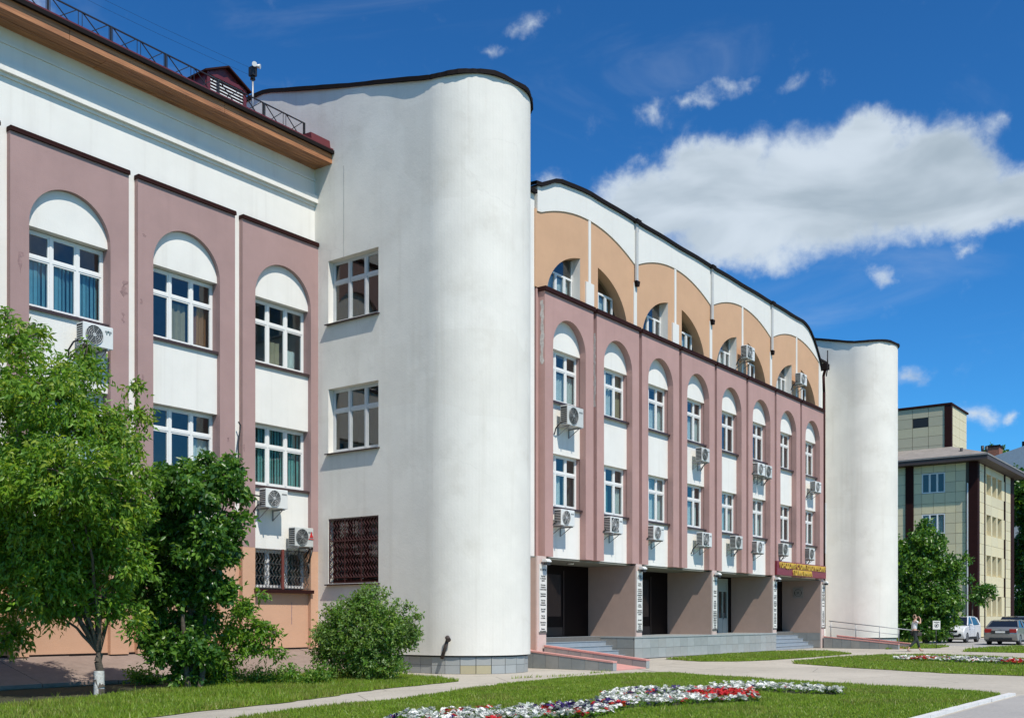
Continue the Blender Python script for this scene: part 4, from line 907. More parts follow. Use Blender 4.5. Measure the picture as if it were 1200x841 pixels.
# ------------------------------------------------------------------ ramps
def ramp(name, label, xa, xb, rail_):
    # xa, xb: inner faces of the two kerb walls, runs out from the link wall towards the lawn
    Rm = thing('ramp', label, 'ramp', ((xa + xb) / 2, 18, 0)); y0, y1 = 20.7, 15.95; W = .2
    def zr(y): return .02 + .36 * (min(y, 19.6) - y1) / (19.6 - y1) + (.30 if y > 20 else 0)
    MB().prism([(y1, -.05), (y0, -.05), (y0, zr(y0)), (19.6, zr(19.6)), (y1, .02)], xa, xb, 'x').build('ramp_surface', RAMPPINK, Rm)
    for (a, b) in ((xa - W, xa), (xb, xb + W)):
        def zk(y): return .27 + .34 * (min(y, 19.6) - y1) / (19.6 - y1) if a < xa else .27 + .38 * (min(y, 19.6) - y1) / (19.6 - y1)
        ye = 19.75
        MB().prism([(y1, -.05), (ye, -.05), (ye, zk(ye) - .05), (y1, zk(y1) - .05)], a + .015, b - .004, 'x').build('kerb_wall', GROUT, Rm)
        MB().prism([(y1 - .02, zk(y1) - .048), (ye, zk(ye) - .048), (ye, zk(ye) + .0), (y1 - .02, zk(y1))], a - .015, b + .015, 'x').build('kerb_cap', RAMPPINK, Rm)
        n = 8; tl = (ye - y1) / n
        for i in range(n):
            ya, yb_ = y1 + i * tl + .005, y1 + (i + 1) * tl - .005
            MB().prism([(ya, .0), (yb_, .0), (yb_, zk(yb_) - .055), (ya, zk(ya) - .055)], a - .004, a + .014, 'x').build('tile', DTILE[i % 3 == 1], Rm)
        MB().box(a, y1 - .014, .0, b, y1 - .002, zk(y1) - .055).build('tile', TILE[1], Rm)
    if rail_:
        for xr in (xa - .1,):
            rr = thing('handrail', 'grey steel handrail with three posts on the ' + ('near' if xr < xa else 'far') + ' kerb of the right ramp', 'railing', (xr, 18, .5))
            def zz(y): return .40 + .40 * (y - y1) / (19.6 - y1)
            ys = [19.4, 18.1, 16.9, 15.9 + .05]
            MB().tube((xr, 19.5, zz(19.5) + .62), (xr, 15.3, zz(15.3) + .62), .022, n=8).build('rail', STEEL, rr)
            MB().tube((xr, 19.5, zz(19.5) + .32), (xr, 16.0, zz(16.0) + .32), .018, n=8).build('lower_rail', STEEL, rr)
            for y in ys: MB().tube((xr, y, zz(y) - .25), (xr, y, zz(y) + .62), .022, n=8).build('post', STEEL, rr)
    return Rm
ramp('ramp', 'pink ramp between tiled kerbs at the near tower and first entrance bay', 26.45, 28.2, False)
ramp('ramp', 'pink ramp with steel handrails at the far tower', 53.75, 55.5, True)

# ------------------------------------------------------------------ air conditioners
def ac_unit(casing, wd, ht, fan=.40, fx=.36, square=False):
    r_ = thing('air_conditioner', '', 'air conditioner', (0, 0, 0), 'air conditioner outdoor units on the facades')
    d = .30; y0 = -.50
    MB().box(0, y0, 0, wd, y0 + d, ht).build('casing', casing, r_, bevel=.015)
    fxx = wd * fx; rr = min(ht * .42, wd * .33); mb = MB()
    if square: mb.box(fxx - rr, y0 - .008, ht / 2 - rr, fxx + rr, y0 - .002, ht / 2 + rr)
    else: mb.tube((fxx, y0 - .002, ht / 2), (fxx, y0 - .010, ht / 2), rr, rr, 28)
    mb.build('fan_opening', ACD, r_)
    mb = MB()
    for q in (rr, rr * .8, rr * .6, rr * .4, rr * .2):
        ring = [(fxx + q * math.cos(t), y0 - .02, ht / 2 + q * math.sin(t)) for t in np.linspace(0, 2 * math.pi, 17)]; mb.path(ring, .006 if q < rr else .011, 4)
    for k in range(8):
        t = k * math.pi / 4 + .2; mb.beam((fxx, y0 - .022, ht / 2), (fxx + rr * math.cos(t), y0 - .022, ht / 2 + rr * math.sin(t)), .012, .008)
    mb.tube((fxx, y0 - .012, ht / 2), (fxx, y0 - .03, ht / 2), rr * .2, rr * .18, 12); mb.build('fan_guard', ACL if casing is ACG else mat('pale grille wire', (.42, .43, .42), .5, var=0), r_)
    mb = MB().box(-.006, y0 + .03, ht * .08, -.001, y0 + d - .03, ht * .93); mb.build('side_opening', ACD, r_)
    mb = MB()
    for k in range(8): mb.box(-.016, y0 + .03, ht * (.1 + .1 * k), -.006, y0 + d - .03, ht * (.1 + .1 * k) + .014)
    mb.build('side_grille', casing, r_)
    MB().box(wd * .72, y0 - .006, ht * .72, wd * .94, y0 - .001, ht * .80).build('badge', ACL, r_)
    for x in (wd * .15, wd * .82):
        MB().box(x - .02, y0 - .02, -.045, x + .02, 0, -.003).box(x - .02, -.035, -.32, x + .02, 0, -.045).beam((x, y0 + .08, -.045), (x, -.03, -.30), .02, .02).build('bracket', STEEL, r_)
    return r_
def hose(parent, wd, side=-1):
    MB().path([(wd if side > 0 else 0, -.3, .12), (wd + .10 if side > 0 else -.12, -.28, .05), (wd + .14 if side > 0 else -.15, -.12, -.12), (wd + .1 if side > 0 else -.1, -.03, -.3)], .022, 7).build('hose', BLACKM, parent)
acA = ac_unit(ACW, .80, .54); acB = ac_unit(ACG, .98, .66, square=False); acC = ac_unit(ACW, .84, .58, square=True); acD = ac_unit(ACG, .70, .56)
hose(acB, .98); hose(acA, .8); hose(acC, .84); hose(acD, .7, 1)
P1 = D1 + .25; PW = WW - .02
spots = [(acB, 29.32, 8.02, P1, 'large grey air conditioner under the upper window of the first rose bay'),
 (acA, 28.95, 4.62, P1, 'white air conditioner under the lower window of the first rose bay'),
 (acC, 32.08, 4.58, P1, 'square fronted air conditioner under the lower window of the second rose bay'),
 (acA, 35.22, 4.52, P1, 'white air conditioner under the lower window of the third rose bay'),
 (acD, 39.25, 8.0, P1, 'grey air conditioner below the upper window of the fourth rose bay'),
 (acC, 39.32, 4.50, P1, 'square fronted air conditioner at the right of the fourth rose bay, lower row'),
 (acD, 42.50, 4.58, P1, 'grey air conditioner below the lower window of the fifth rose bay'),
 (acA, 44.85, 8.06, P1, 'left one of the two side by side air conditioners on the sixth rose bay'),
 (acD, 45.75, 8.04, P1, 'right one of the two side by side air conditioners on the sixth rose bay'),
 (acA, 44.75, 4.50, P1, 'white air conditioner below the lower window of the sixth rose bay'),
 (acD, 47.75, 4.55, P1, 'air conditioner just above the left part of the maroon sign'),
 (acA, 51.95, 7.96, P1, 'air conditioner in the upper row of the last rose bay'),
 (acD, 51.15, 4.50, P1, 'air conditioner just above the right part of the maroon sign'),
 (acC, 43.65, 13.1, DU, 'air conditioner over the attic half window of the third peach arch'),
 (acA, 49.98, 13.1, DU, 'air conditioner over the attic half window of the fourth peach arch'),
 (acA, 14.04, 8.10, PW, 'white air conditioner with a three diamond badge above the lime green tree'),
 (acA, 19.62, 4.66, PW, 'white air conditioner under the last left wing window, the left of two'),
 (acD, 20.70, 3.62, PW, 'air conditioner with red triangle logo above the barred ground window')]
used = set()
for src, x, z, y, lb in spots:
    if src.name in used: o = copy_tree(src, (x, y, z), label=lb)
    else: o = src; o.location = (x, y, z); o['label'] = lb; used.add(src.name)
    if 'three diamond' in lb:
        mb = MB()
        for (a, b) in ((.66, .42), (.62, .36), (.70, .36)): mb.prism([(a - .016, b), (a, b - .024), (a + .016, b), (a, b + .024)], -.512, -.504, 'y')
        e = inst(mb.mesh('logo', TEALP), o, (0, 0, 0))
    if 'red triangle' in lb:
        e = inst(MB().prism([(.54, .28), (.68, .28), (.61, .46)], -.516, -.508, 'y').prism([(.50, .22), (.69, .22), (.69, .245), (.50, .245)], -.516, -.508, 'y').mesh('logo', RED), o, (0, 0, 0))
        hz = MB().path([(.70, -.3, .4), (.86, -.28, .3), (.92, -.2, -.05), (.88, -.1, -.45), (.90, -.08, -.75)], .03, 7).mesh('hose', BLACKM); inst(hz, o, (0, 0, 0))

# peeled paint patches
def patch(parent, pts, y, m, name='peeled_patch', axis='y', th=.004):
    MB().prism(pts, y, y - th, axis).build(name, m, parent)
def ragged(x0, x1, z0, z1, n=16, amp=.35):
    l = [(x0 + (x1 - x0) * random.uniform(0, amp), z0 + (z1 - z0) * i / n) for i in range(n + 1)]; r_ = [(x1 - (x1 - x0) * random.uniform(0, amp), z0 + (z1 - z0) * (n - i) / n) for i in range(n + 1)]
    return l + r_
PEEL = mat('bare pale plaster', (.52, .50, .47), .9, var=.3, scale=9, bump=.5)
PEELP = mat('worn rose undercoat', (.30, .19, .18), .9, var=.3, scale=9, bump=.5)
patch(CB, ragged(D1 + .02, D1 + .20, 9.9, 12.0, 22), X0, PEEL, axis='x')
patch(CB, ragged(D1 + .03, D1 + .16, 9.0, 11.6, 22), X0 + Pb, PEEL, axis='x')
for (x, z, w_, h_) in ((12.60, 9.5, .18, .5), (15.25, 9.6, .25, .42), (15.3, 8.95, .12, .25), (15.82, 9.55, .1, .14), (18.55, 6.4, .1, .12), (18.6, 5.9, .12, .16), (19.1, 6.2, .08, .2), (15.9, 11.3, .12, .06), (15.85, 7.6, .1, .16)):
    patch(LW, ragged(x, x + w_, z, z + h_, 7, .6), D2, PEELP)
patch(LW, ragged(20.98, 21.02, 1.35, 2.0, 8), WW - .02, PEELP)

# ------------------------------------------------------------------ beige building
BB = thing('office_building', 'beige panelled office building with maroon stripes and grey roof beyond the far tower', 'building', (96, 26, 0))
bx, by, bx2, by2, zt = 89.5, 20.5, 102.9, 46.0, 14.1
MB().box(bx + .05, by + .46, 0, bx + .29, 22.9, zt).box(bx + .35, by + .46, 0, bx2, by2, zt).box(bx + .05, 24.77, 0, bx + .29, 27.9, zt).build('core_wall', mat('dark joint', (.10, .09, .07), .9, var=0), BB)
PAN = {}
def panel(x, y, z, w_, h_, axis, m_, th=.045):
    k = (round(w_, 2), round(h_, 2), axis, m_.name, th)
    if k not in PAN: PAN[k] = (MB().box(-.01, .012, .012, th, w_ - .012, h_ - .012) if axis == 'x' else MB().box(.012, -.01, .012, w_ - .012, th, h_ - .012)).mesh('facade_panel', m_)
    inst(PAN[k], BB, rel(BB, (x, y, z)), None, 'facade_panel')
RH = .8375; ztop = 13.45; rowz = [ztop - RH * k for k in range(16)] ; rowz = [ztop] + rowz[1:]
ye_ = [21.32, 22.1, 22.92, 23.83, 24.75, 25.4]; ye2 = [26.05 + .95 * i for i in range(19)]
def isw(k): return k % 4 in (0, 1)          # two rows of glass, two of wall, counted down from the head of the top windows
for cols in (ye_, ye2):
    for ci, (ya, yb_) in enumerate(zip(cols, cols[1:])):
        panel(bx, ya, ztop, yb_ - ya, .62, 'x', random.choice(BEIGE))
        for k in range(16):
            z = ztop - RH * (k + 1)
            if isw(k) and ((cols is ye_ and ci in (2, 3)) or (cols is ye2 and ci % 5 in (2, 3))): continue
            panel(bx, ya, z, yb_ - ya, RH, 'x', random.choice(BEIGE))
MB().box(bx - .10, 25.42, 0, bx + .06, 26.03, zt).build('pilaster', MAROON, BB)
MB().box(bx - .12, by - .1, 0, bx + .55, by + .56, zt).build('corner_pilaster', MAROON, BB)
MB().box(bx - .16, by + .62, 0, bx - .07, by + .71, 12.4).build('downpipe', ACW, BB)
for k0 in (0, 4, 8, 12):
    z1_ = ztop - RH * k0; z0_ = z1_ - 2 * RH
    for ya, yb_ in ((ye_[2], ye_[4]), (ye2[2], ye2[4]), (ye2[7], ye2[9]), (ye2[12], ye2[14])):
        window(BB, yb_, z0_ + .02, yb_ - ya, 2 * RH - .04, bx + .0, cols=3, trans=0, axis='x', sill=False, curtain=[('net', .1, .9, 0, .9)] if (k0 == 4) else None)
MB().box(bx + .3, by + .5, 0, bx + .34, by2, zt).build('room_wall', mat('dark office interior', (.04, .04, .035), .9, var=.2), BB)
xe_ = [90.1, 91.0, 91.95]; 
for (xa, xb) in ((90.08, 91.0), (91.0, 91.95), (99.75, 100.8), (100.8, 101.8)):
    panel(xa, by, ztop, xb - xa, .62, 'y', BEIGE[0])
    for k in range(16): panel(xa, by, ztop - RH * (k + 1), xb - xa, RH, 'y', random.choice(BEIGE), .4)
for (xa, xb) in ((92.2, 94.5), (94.5, 96.9), (96.9, 99.1)):
    panel(xa, by, ztop, xb - xa, .62, 'y', BEIGE[0], .4)
    for k in range(16):
        if not isw(k): panel(xa, by, ztop - RH * (k + 1), xb - xa, RH, 'y', random.choice(BEIGE), .4)
for x in (91.98, 99.42): MB().box(x, by - .05, 0, x + .24, by + .4, zt).build('stripe', MAROON, BB)
MB().box(101.82, by - .06, 0, bx2 + .15, by + .5, zt).build('corner_pilaster', MAROON, BB)
for k0 in (0, 4, 8, 12):
    z1_ = ztop - RH * k0; z0_ = z1_ - 2 * RH
    for xa, xb in ((92.22, 92.75), (94.35, 94.8), (96.3, 96.75), (98.3, 99.42)): MB().box(xa, by - .008, z0_ + .004, xb, by + .4, z1_ - .004).build('window_fin', BEIGE[1], BB)
    for xa in (92.75, 94.8, 96.75):
        o = MB().box(xa, by + .40, z0_, xa + 1.6, by + .44, z1_).build('window', PVC, BB)
        MB().box(xa + .08, by + .385, z0_ + .08, xa + 1.5, by + .398, z1_ - .08).build('pane', CARGLASS, o)
# eave and hipped roof, penthouse
MB().box(bx - .9, by - 1.0, 14.1, bx2 + .9, by2, 14.45).build('eave', mat('brown eave', (.06, .04, .035), .6, var=.1), BB)
MB().box(bx - .95, by - 1.05, 14.45, bx2 + .95, by2, 14.56).build('gutter', mat('weathered grey gutter', (.26, .24, .22), .5, var=.1), BB)
mb = MB(); e = [(bx - .95, by - 1.05), (bx2 + .95, by - 1.05), (bx2 + .95, by2), (bx - .95, by2)]; t_ = [(bx + 1.9, by + 2.4), (bx2 - 2, by + 2.4), (bx2 - 2, by2 - 2), (bx + 1.9, by2 - 2)]
for i in range(4):
    j = (i + 1) % 4; mb.face([(*e[i], 14.57), (*e[j], 14.57), (*t_[j], 15.75), (*t_[i], 15.75)])
mb.face([(*p, 15.75) for p in t_]); mb.build('roof', mat('grey bitumen roof', (.27, .24, .21), .8, var=.2, scale=1.5, bump=.4, stains=.3), BB)
px0, py0, pz = bx + 2.0, by + 2.5, 19.25
MB().box(px0 + .05, py0 + .05, 15.0, px0 + 5.4, by2 - 3, pz).build('penthouse_core', mat('dark joint', (.1, .1, .1)), BB)
for i in range(14):
    for j in range(-1, 4):
        y0_ = py0 + .46 + 1.3 * i; z0_ = 16.0 + .8 * j
        if i in (0 + 1, 3) and j == 2 and i == 1 or (i == 4 and j == 2): 
            MB().box(px0 + .01, y0_ + .08, z0_ - .2, px0 + .07, y0_ + 1.22, z0_ + .75).build('attic_window', BLACKM, BB); continue
        k = ('q', j % 3)
        if k not in PAN: PAN[k] = MB().box(-.01, .015, .012, .04, 1.285, .79).mesh('facade_panel', mat('olive facade panel %s' % ('a', 'b', 'c')[j % 3], ((.46, .42, .29), (.49, .45, .30), (.43, .40, .28))[j % 3], .6, var=.04))
        if z0_ + .8 < pz + .1: inst(PAN[k], BB, rel(BB, (px0, y0_, z0_)), None, 'facade_panel')
for i in range(4):
    for j in range(-1, 4):
        k = ('r', 0)
        if k not in PAN: PAN[k] = MB().box(.015, -.01, .012, 1.18, .04, .79).mesh('facade_panel', BEIGE[0])
        if 16 + .8 * j + .8 < pz + .1: inst(PAN[k], BB, rel(BB, (px0 + .45 + 1.2 * i, py0, 16.05 + .8 * j)), None, 'facade_panel')
MB().box(px0 - .08, py0 - .08, 15.2, px0 + .35, py0 + .45, pz + .12).build('penthouse_pilaster', MAROON, BB)
MB().box(px0 - .12, py0 - .12, pz, px0 + 5.5, py0 + .1, pz + .16).box(px0 - .12, py0 + .1, pz, px0 + .1, py0 + 9.4, pz + .16).box(px0 - .12, py0 + 9.4, pz, px0 + .12, by2 - 3, pz + .5).build('penthouse_coping', MAROON, BB)
for x, y in ((bx + .2, by + 1.2), (bx + .1, by - .4), (bx + .6, by - .6)): MB().tube((x, y, 14.6), (x, y, 15.3), .09, .12, 8).build('roof_vent', BLACKM, BB)

# grey apartment block far right
FB = thing('apartment_building', 'pale grey apartment block with blue-grey roof behind the trees at the right edge', 'building', (160, 24, 0))
GW = mat('pale grey render', (.42, .43, .43), .8, var=.05); RF = mat('blue grey metal roof', (.30, .36, .43), .5, var=.1)
MB().box(150, 8, 0, 172, 40, 20.2).build('wall', GW, FB)
MB().prism([(6.8, 20.2), (41, 20.2), (41, 20.5), (24, 25.2), (6.8, 20.5)], 149.2, 173, 'x').build('roof', RF, FB)
ch = MB().box(152, 32.0, 21.5, 154, 33.6, 24.6).build('chimney', mat('red brick chimney', (.25, .10, .06), .9, var=.3, scale=4, bump=.5), FB)
MB().box(151.9, 31.9, 24.6, 154.1, 33.7, 24.85).build('chimney_cap', DARKM, ch)
MB().box(152, 28.6, 22.5, 152.6, 29.2, 25.0).build('vent_pipe', DARKM, FB); MB().box(152, 26.6, 22.5, 152.9, 27.5, 25.2).build('chimney', GW, FB)
for f_ in range(6):
    for j in range(9):
        y0_ = 10 + j * 3.3; z0_ = 1.6 + f_ * 3.05
        o = MB().box(149.93, y0_, z0_, 150.02, y0_ + 1.8, z0_ + 1.6).build('window', PVC, FB)
        MB().box(149.91, y0_ + .12, z0_ + .12, 149.928, y0_ + .84, z0_ + 1.48).box(149.91, y0_ + .96, z0_ + .12, 149.928, y0_ + 1.68, z0_ + 1.48).build('pane', CARGLASS, o)

# ------------------------------------------------------------------ trees and shrubs
def nrm(v): return v / np.maximum(np.linalg.norm(v, axis=1, keepdims=True), 1e-6)
def foliage(name, parent, blobs, n_tw, per, ll, lw, droop, mats, probs, shell=.45, off=(0, 0, 0), twig=.28, compound=True, seed=0, gap=.0):
    """leafy twigs spread through the blobs; returns twig anchor points"""
    g = np.random.default_rng(seed); C = []; Dr = []
    vol = np.array([b[3] ** 2 for b in blobs]); cnt = (vol / vol.sum() * n_tw).astype(int)
    for (x, y, z, r), n in zip(blobs, cnt):
        d = nrm(g.normal(size=(n, 3))); d[:, 2] = np.where(d[:, 2] < -.5, d[:, 2] * .6, d[:, 2])
        rad = r * (shell + (1 - shell) * g.random(n) ** .6) * (1 + .22 * g.normal(size=n) * (g.random(n) < .3))
        if gap:   # uneven outline: push in along a few random directions
            for _ in range(5):
                q = nrm(g.normal(size=(1, 3))); rad *= 1 - gap * np.clip((d @ q.T)[:, 0] - .72, 0, 1) / .28
        p = np.array([x, y, z]) + d * rad[:, None] * np.array([1, 1, .92]); C.append(p); Dr.append(d)
    C = np.concatenate(C); Dr = np.concatenate(Dr); n = len(C)
    tw = nrm(Dr + g.normal(size=(n, 3)) * .55 + np.array([0, 0, .25 - droop * .6]))
    V = []; mi = []; tone = g.choice(len(mats), n, p=probs)
    for k in range(per):
        t = (k + .5) / per; base = C + tw * (twig * (t - .3)) + np.array([0, 0, -droop * .12 * t * t])
        side = nrm(np.cross(tw, g.normal(size=(n, 3)))); a = nrm(tw * .55 + side * (1 if k % 2 else -1) + g.normal(size=(n, 3)) * .3 + np.array([0, 0, -droop * g.uniform(.5, 1.2)]))
        nm = nrm(np.cross(a, nrm(g.normal(size=(n, 3)) + np.array([0, 0, .2])))); up = np.where(nm[:, 2:3] < 0, -nm, nm); s_ = nrm(np.cross(a, up))
        L_ = ll * g.uniform(.65, 1.25, (n, 1)); W_ = lw * g.uniform(.7, 1.2, (n, 1))
        b0 = base; tip = base + a * L_ - up * L_ * .12; m1 = base + a * L_ * .45 + s_ * W_ * .5 + up * W_ * .14; m2 = base + a * L_ * .45 - s_ * W_ * .5 + up * W_ * .14
        V.append(np.stack([b0, m1, tip, m2], 1)); m_ = tone.copy(); fl = g.random(n) < .25; m_[fl] = g.choice(len(mats), fl.sum(), p=probs); mi.append(m_)
    V = np.concatenate(V).reshape(-1, 3) - np.array(off); q = np.arange(len(V)).reshape(-1, 4)
    F = np.concatenate([q[:, [0, 1, 2]], q[:, [0, 2, 3]]]); mi = np.concatenate(mi); mi = np.concatenate([mi, mi])
    o = np_mesh(name, V, F, mi, mats, parent); return C
def limbs(mb, base, tips, r0, seed=0, m=0, split=.35, bend=.12):
    g = random.Random(seed)
    for t in tips:
        p0 = Vector(base); p1 = Vector(t); L_ = (p1 - p0).length; pts = [p0]; n = 6
        for i in range(1, n + 1):
            f = i / n; q = p0.lerp(p1, f) + Vector((g.uniform(-1, 1), g.uniform(-1, 1), g.uniform(-.5, .5))) * bend * L_ * .25 * (1 if i < n else 0); q.z += .12 * L_ * math.sin(math.pi * f) * .4; pts.append(q)
        for i in range(n): mb.tube(pts[i], pts[i + 1], r0 * (1 - i / n) + .008, r0 * (1 - (i + 1) / n) + .008, 7, m, caps=False)
def tree(name, label, cat, base, trunk_top, r0, blobs, n_tw, per, ll, lw, droop, mats, probs, seed, whitewash=None, stems=1, group=None, shell=.45, gap=.5, fork=None, twig=.28):
    T = thing(name, label, cat, base, group); off = base
    C = foliage('crown', T, blobs, n_tw, per, ll, lw, droop, mats, probs, off=off, seed=seed, shell=shell, gap=gap, twig=twig)
    mb = MB(); b = Vector(base); tt = Vector(trunk_top)
    for s_ in range(stems):
        o_ = Vector((random.uniform(-.12, .12), random.uniform(-.12, .12), 0)) * (s_ > 0) * 1.5
        n = 5; prev = b + o_
        for i in range(1, n + 1):
            q = (b + o_).lerp(tt + o_ * 2, i / n) + Vector((random.uniform(-.03, .03), random.uniform(-.03, .03), 0)); mb.tube(prev, q, r0 * (1.25 - .5 * (i - 1) / n) * (.8 if stems > 1 else 1), r0 * (1.25 - .5 * i / n) * (.8 if stems > 1 else 1), 9, 0, caps=False); prev = q
    limbs(mb, trunk_top, [(x, y, z) for x, y, z, r in blobs][::3], r0 * .42, seed)
    g = random.Random(seed + 1)
    for x, y, z, r in blobs:
        for _ in range(5):
            d = Vector((g.gauss(0, 1), g.gauss(0, 1), g.gauss(.3, 1))).normalized() * r * .85; limbs(mb, (x, y, z), [(x + d.x, y + d.y, z + d.z)], r0 * .16, g.randint(0, 999))
    mb.build('trunk', BARK, T)
    if whitewash: 
        mm = MB(); mm.tube(b + Vector((0, 0, -.02)), b.lerp(tt, whitewash / max(.1, tt.z)), r0 * 1.3, r0 * 1.22, 10, caps=False); mm.build('whitewash', LIME, T)
    return T
# view helper for placing crowns: world point at depth t for a bearing / elevation measured in the photograph
FX, FY = math.cos(A), math.sin(A); RX, RY = FY, -FX
def at(px, py, t):
    s_ = (px - 600) / 1232.; return (t * (FX + RX * s_), t * (FY + RY * s_), 1.5 + t * (725 - py) / 1232.)
def blobs_at(L_, t):
    out = []
    for i, (px, py, r, *dt) in enumerate(L_):
        x, y, z = at(px, py, t + (dt[0] if dt else 0)); out.append((x, y, z, r * t / 1232.))
    return out
B1 = blobs_at([(18, 455, 48, -1.0), (70, 470, 55, -1.4), (120, 500, 36, -.8), (98, 428, 28, -.6), (22, 400, 28, -.5), (98, 406, 9, .0), (8, 372, 12, 0), (40, 388, 13, 0), (20, 550, 62, -1.7), (90, 560, 56, -1.9), (140, 560, 36, -1.0), (15, 650, 58, -.5), (75, 650, 48, -.8),
   (125, 640, 42, -.6), (160, 452, 10, .2), (163, 485, 15, .2), (150, 520, 22, -.3), (30, 700, 36, -.1), (120, 702, 34, -.3), (160, 728, 16, -.3), (85, 695, 30, -.4), (-60, 500, 90, -1.0), (-60, 640, 90, 0), (15, 745, 26, .3), (60, 712, 24, -.6), (172, 560, 14, -.1), (150, 592, 26, -.6), (70, 610, 46, -1.3), (20, 600, 50, -1.2), (112, 600, 38, -1.2), (60, 680, 34, -1.0), (150, 660, 24, -.6), (70, 560, 50, .6), (40, 640, 50, .6), (110, 640, 40, .6)], 20.6)
tree('boxelder_tree', 'lime green drooping tree with forked whitewashed trunk at the far left', 'tree', (11.5, 18.54, 0), (11.52, 18.58, .85), .08, B1, 10800, 7, .125, .052, .75, LF_LIME + [LF_DARK[2]], (.36, .30, .14, .20), 3, whitewash=.5, gap=.8, shell=.55)
B2 = blobs_at([(222, 577, 37, -.4), (262, 562, 20, -.2), (240, 540, 10), (272, 541, 8), (190, 620, 36), (240, 638, 38, -.3), (278, 575, 12), (283, 605, 8), (265, 615, 16), (205, 685, 38, .3), (248, 688, 26, .2), (178, 665, 24, .3), (215, 735, 25, .4), (238, 728, 19, .4), (190, 560, 16), (225, 772, 14, .4), (152, 690, 20, .3), (178, 715, 18, .2), (198, 760, 22, .1), (236, 764, 18, .1), (216, 790, 13, .1), (180, 745, 16, .2), (215, 755, 20, -.1), (160, 600, 16, .3), (268, 650, 9), (222, 798, 8, .3)], 22.3)
tree('maple_tree', 'dense dark green tree right of the lime green one, leaves down to the ground', 'tree', (13.9, 18.9, 0), (13.95, 19.0, 1.6), .07, B2, 4600, 7, .13, .085, .5, LF_DARK, (.42, .36, .22), 5, stems=3, gap=.5)
B3 = blobs_at([(285, 712, 13), (303, 738, 15), (270, 742, 15), (316, 762, 7), (258, 775, 15), (303, 695, 5), (248, 795, 14), (330, 768, 4), (290, 758, 13), (266, 800, 9), (322, 742, 5)], 23.4)
tree('sapling', 'thin young tree with open branches between the dark tree and the round shrub', 'tree', (14.9, 19.2, 0), (15.0, 19.2, 1.0), .035, B3, 560, 7, .135, .055, .5, LF_LIME[:2] + LF_DARK[1:], (.35, .3, .15, .2), 8, stems=2, gap=.6)
B4 = blobs_at([(428, 740, 46), (405, 748, 34), (455, 745, 34), (440, 712, 26), (415, 715, 20), (470, 740, 20), (385, 745, 22), (400, 775, 26), (450, 775, 28), (375, 768, 12), (484, 745, 12), (488, 722, 6), (478, 710, 6), (427, 698, 12), (386, 716, 8), (430, 775, 30), (392, 722, 8)], 25.4)
tree('lilac_shrub', 'round grey-green shrub at the foot of the near tower', 'shrub', (18.9, 18.9, 0), (18.95, 18.95, .5), .04, B4, 3700, 7, .088, .042, .15, LF_BUSH, (.45, .33, .22), 11, stems=4, gap=.35, shell=.35, twig=.2)
# low growth along the footing
LWG = MB
B5 = blobs_at([(x_, 792 + random.uniform(-4, 4), random.uniform(5, 10)) for x_ in (160, 178, 226, 242, 262, 278, 300, 318, 338, 362, 375)], 24.0)
lg = thing('ground_weeds', 'low leafy weeds along the rubble footing of the left wing', 'weeds', (14, 20.8, 0)); foliage('crown', lg, B5, 750, 6, .08, .045, .2, LF_BUSH[1:] + LF_DARK[1:], (.3, .2, .25, .25), off=(14, 20.8, 0), seed=21)
B6 = blobs_at([(1084, 640, 22), (1082, 618, 10), (1068, 665, 26), (1100, 665, 22), (1078, 700, 30), (1102, 705, 24), (1114, 690, 11), (1060, 705, 26), (1062, 735, 20), (1092, 735, 24), (1108, 725, 14), (1120, 670, 10), (1132, 655, 5), (1052, 640, 10)], 65.5)
tree('bushy_tree', 'dense rounded tree between the far tower and the parked cars', 'tree', (67.9, 18.5, 0), (68, 18.5, 1.4), .14, B6, 3900, 6, .24, .15, .3, LF_DARK, (.28, .37, .35), 13, stems=2, gap=.4, twig=.4)
B7 = blobs_at([(1150, 692, 9), (1160, 688, 6), (1143, 700, 7), (1135, 680, 5), (1152, 706, 5), (1164, 697, 3.5)], 80)
tree('young_tree', 'slender young tree in front of the corner of the beige building', 'tree', (at(1138, 750, 80)[0], at(1138, 750, 80)[1], 0), (at(1140, 705, 80)), .06, B7, 190, 5, .28, .15, .3, LF_DARK, (.4, .35, .25), 15, gap=.5, twig=.4)
for q, (px_, h0, t_, sd, lb) in enumerate(((1200, 548, 118, 31, 'tall dark tree at the right edge behind the beige building'), (1232, 540, 112, 32, 'tall tree just right of the tall dark one'), (1166, 525, 150, 33, 'distant tree showing over the beige building eave'))):
    bl = []
    gg = random.Random(sd)
    for k in range(14):
        f = k / 13; bl.append((px_ + gg.uniform(-14, 14) * (1 - .4 * abs(f - .5)), h0 + 12 + f * 150, 16 + gg.uniform(-3, 4), gg.uniform(-1.5, 1.5)))
    b_ = blobs_at(bl, t_); x, y, z = at(px_, 740, t_)
    tree('tall_tree', lb, 'tree', (x, y, 0), (x, y, 4.5), .28, b_, 3600, 5, .42, .26, .3, LF_DARK, (.5, .35, .15), 40 + q, gap=.45, twig=.7)
hd = thing('hedge', 'clipped green hedge beyond the silver sedan', 'hedge', (92, 14, 0))
foliage('crown', hd, [(86 + i * .9, 15.2 - i * .6, .8, .9) for i in range(14)], 2600, 5, .16, .1, .2, LF_DARK, (.4, .4, .2), off=(92, 14, 0), seed=51)

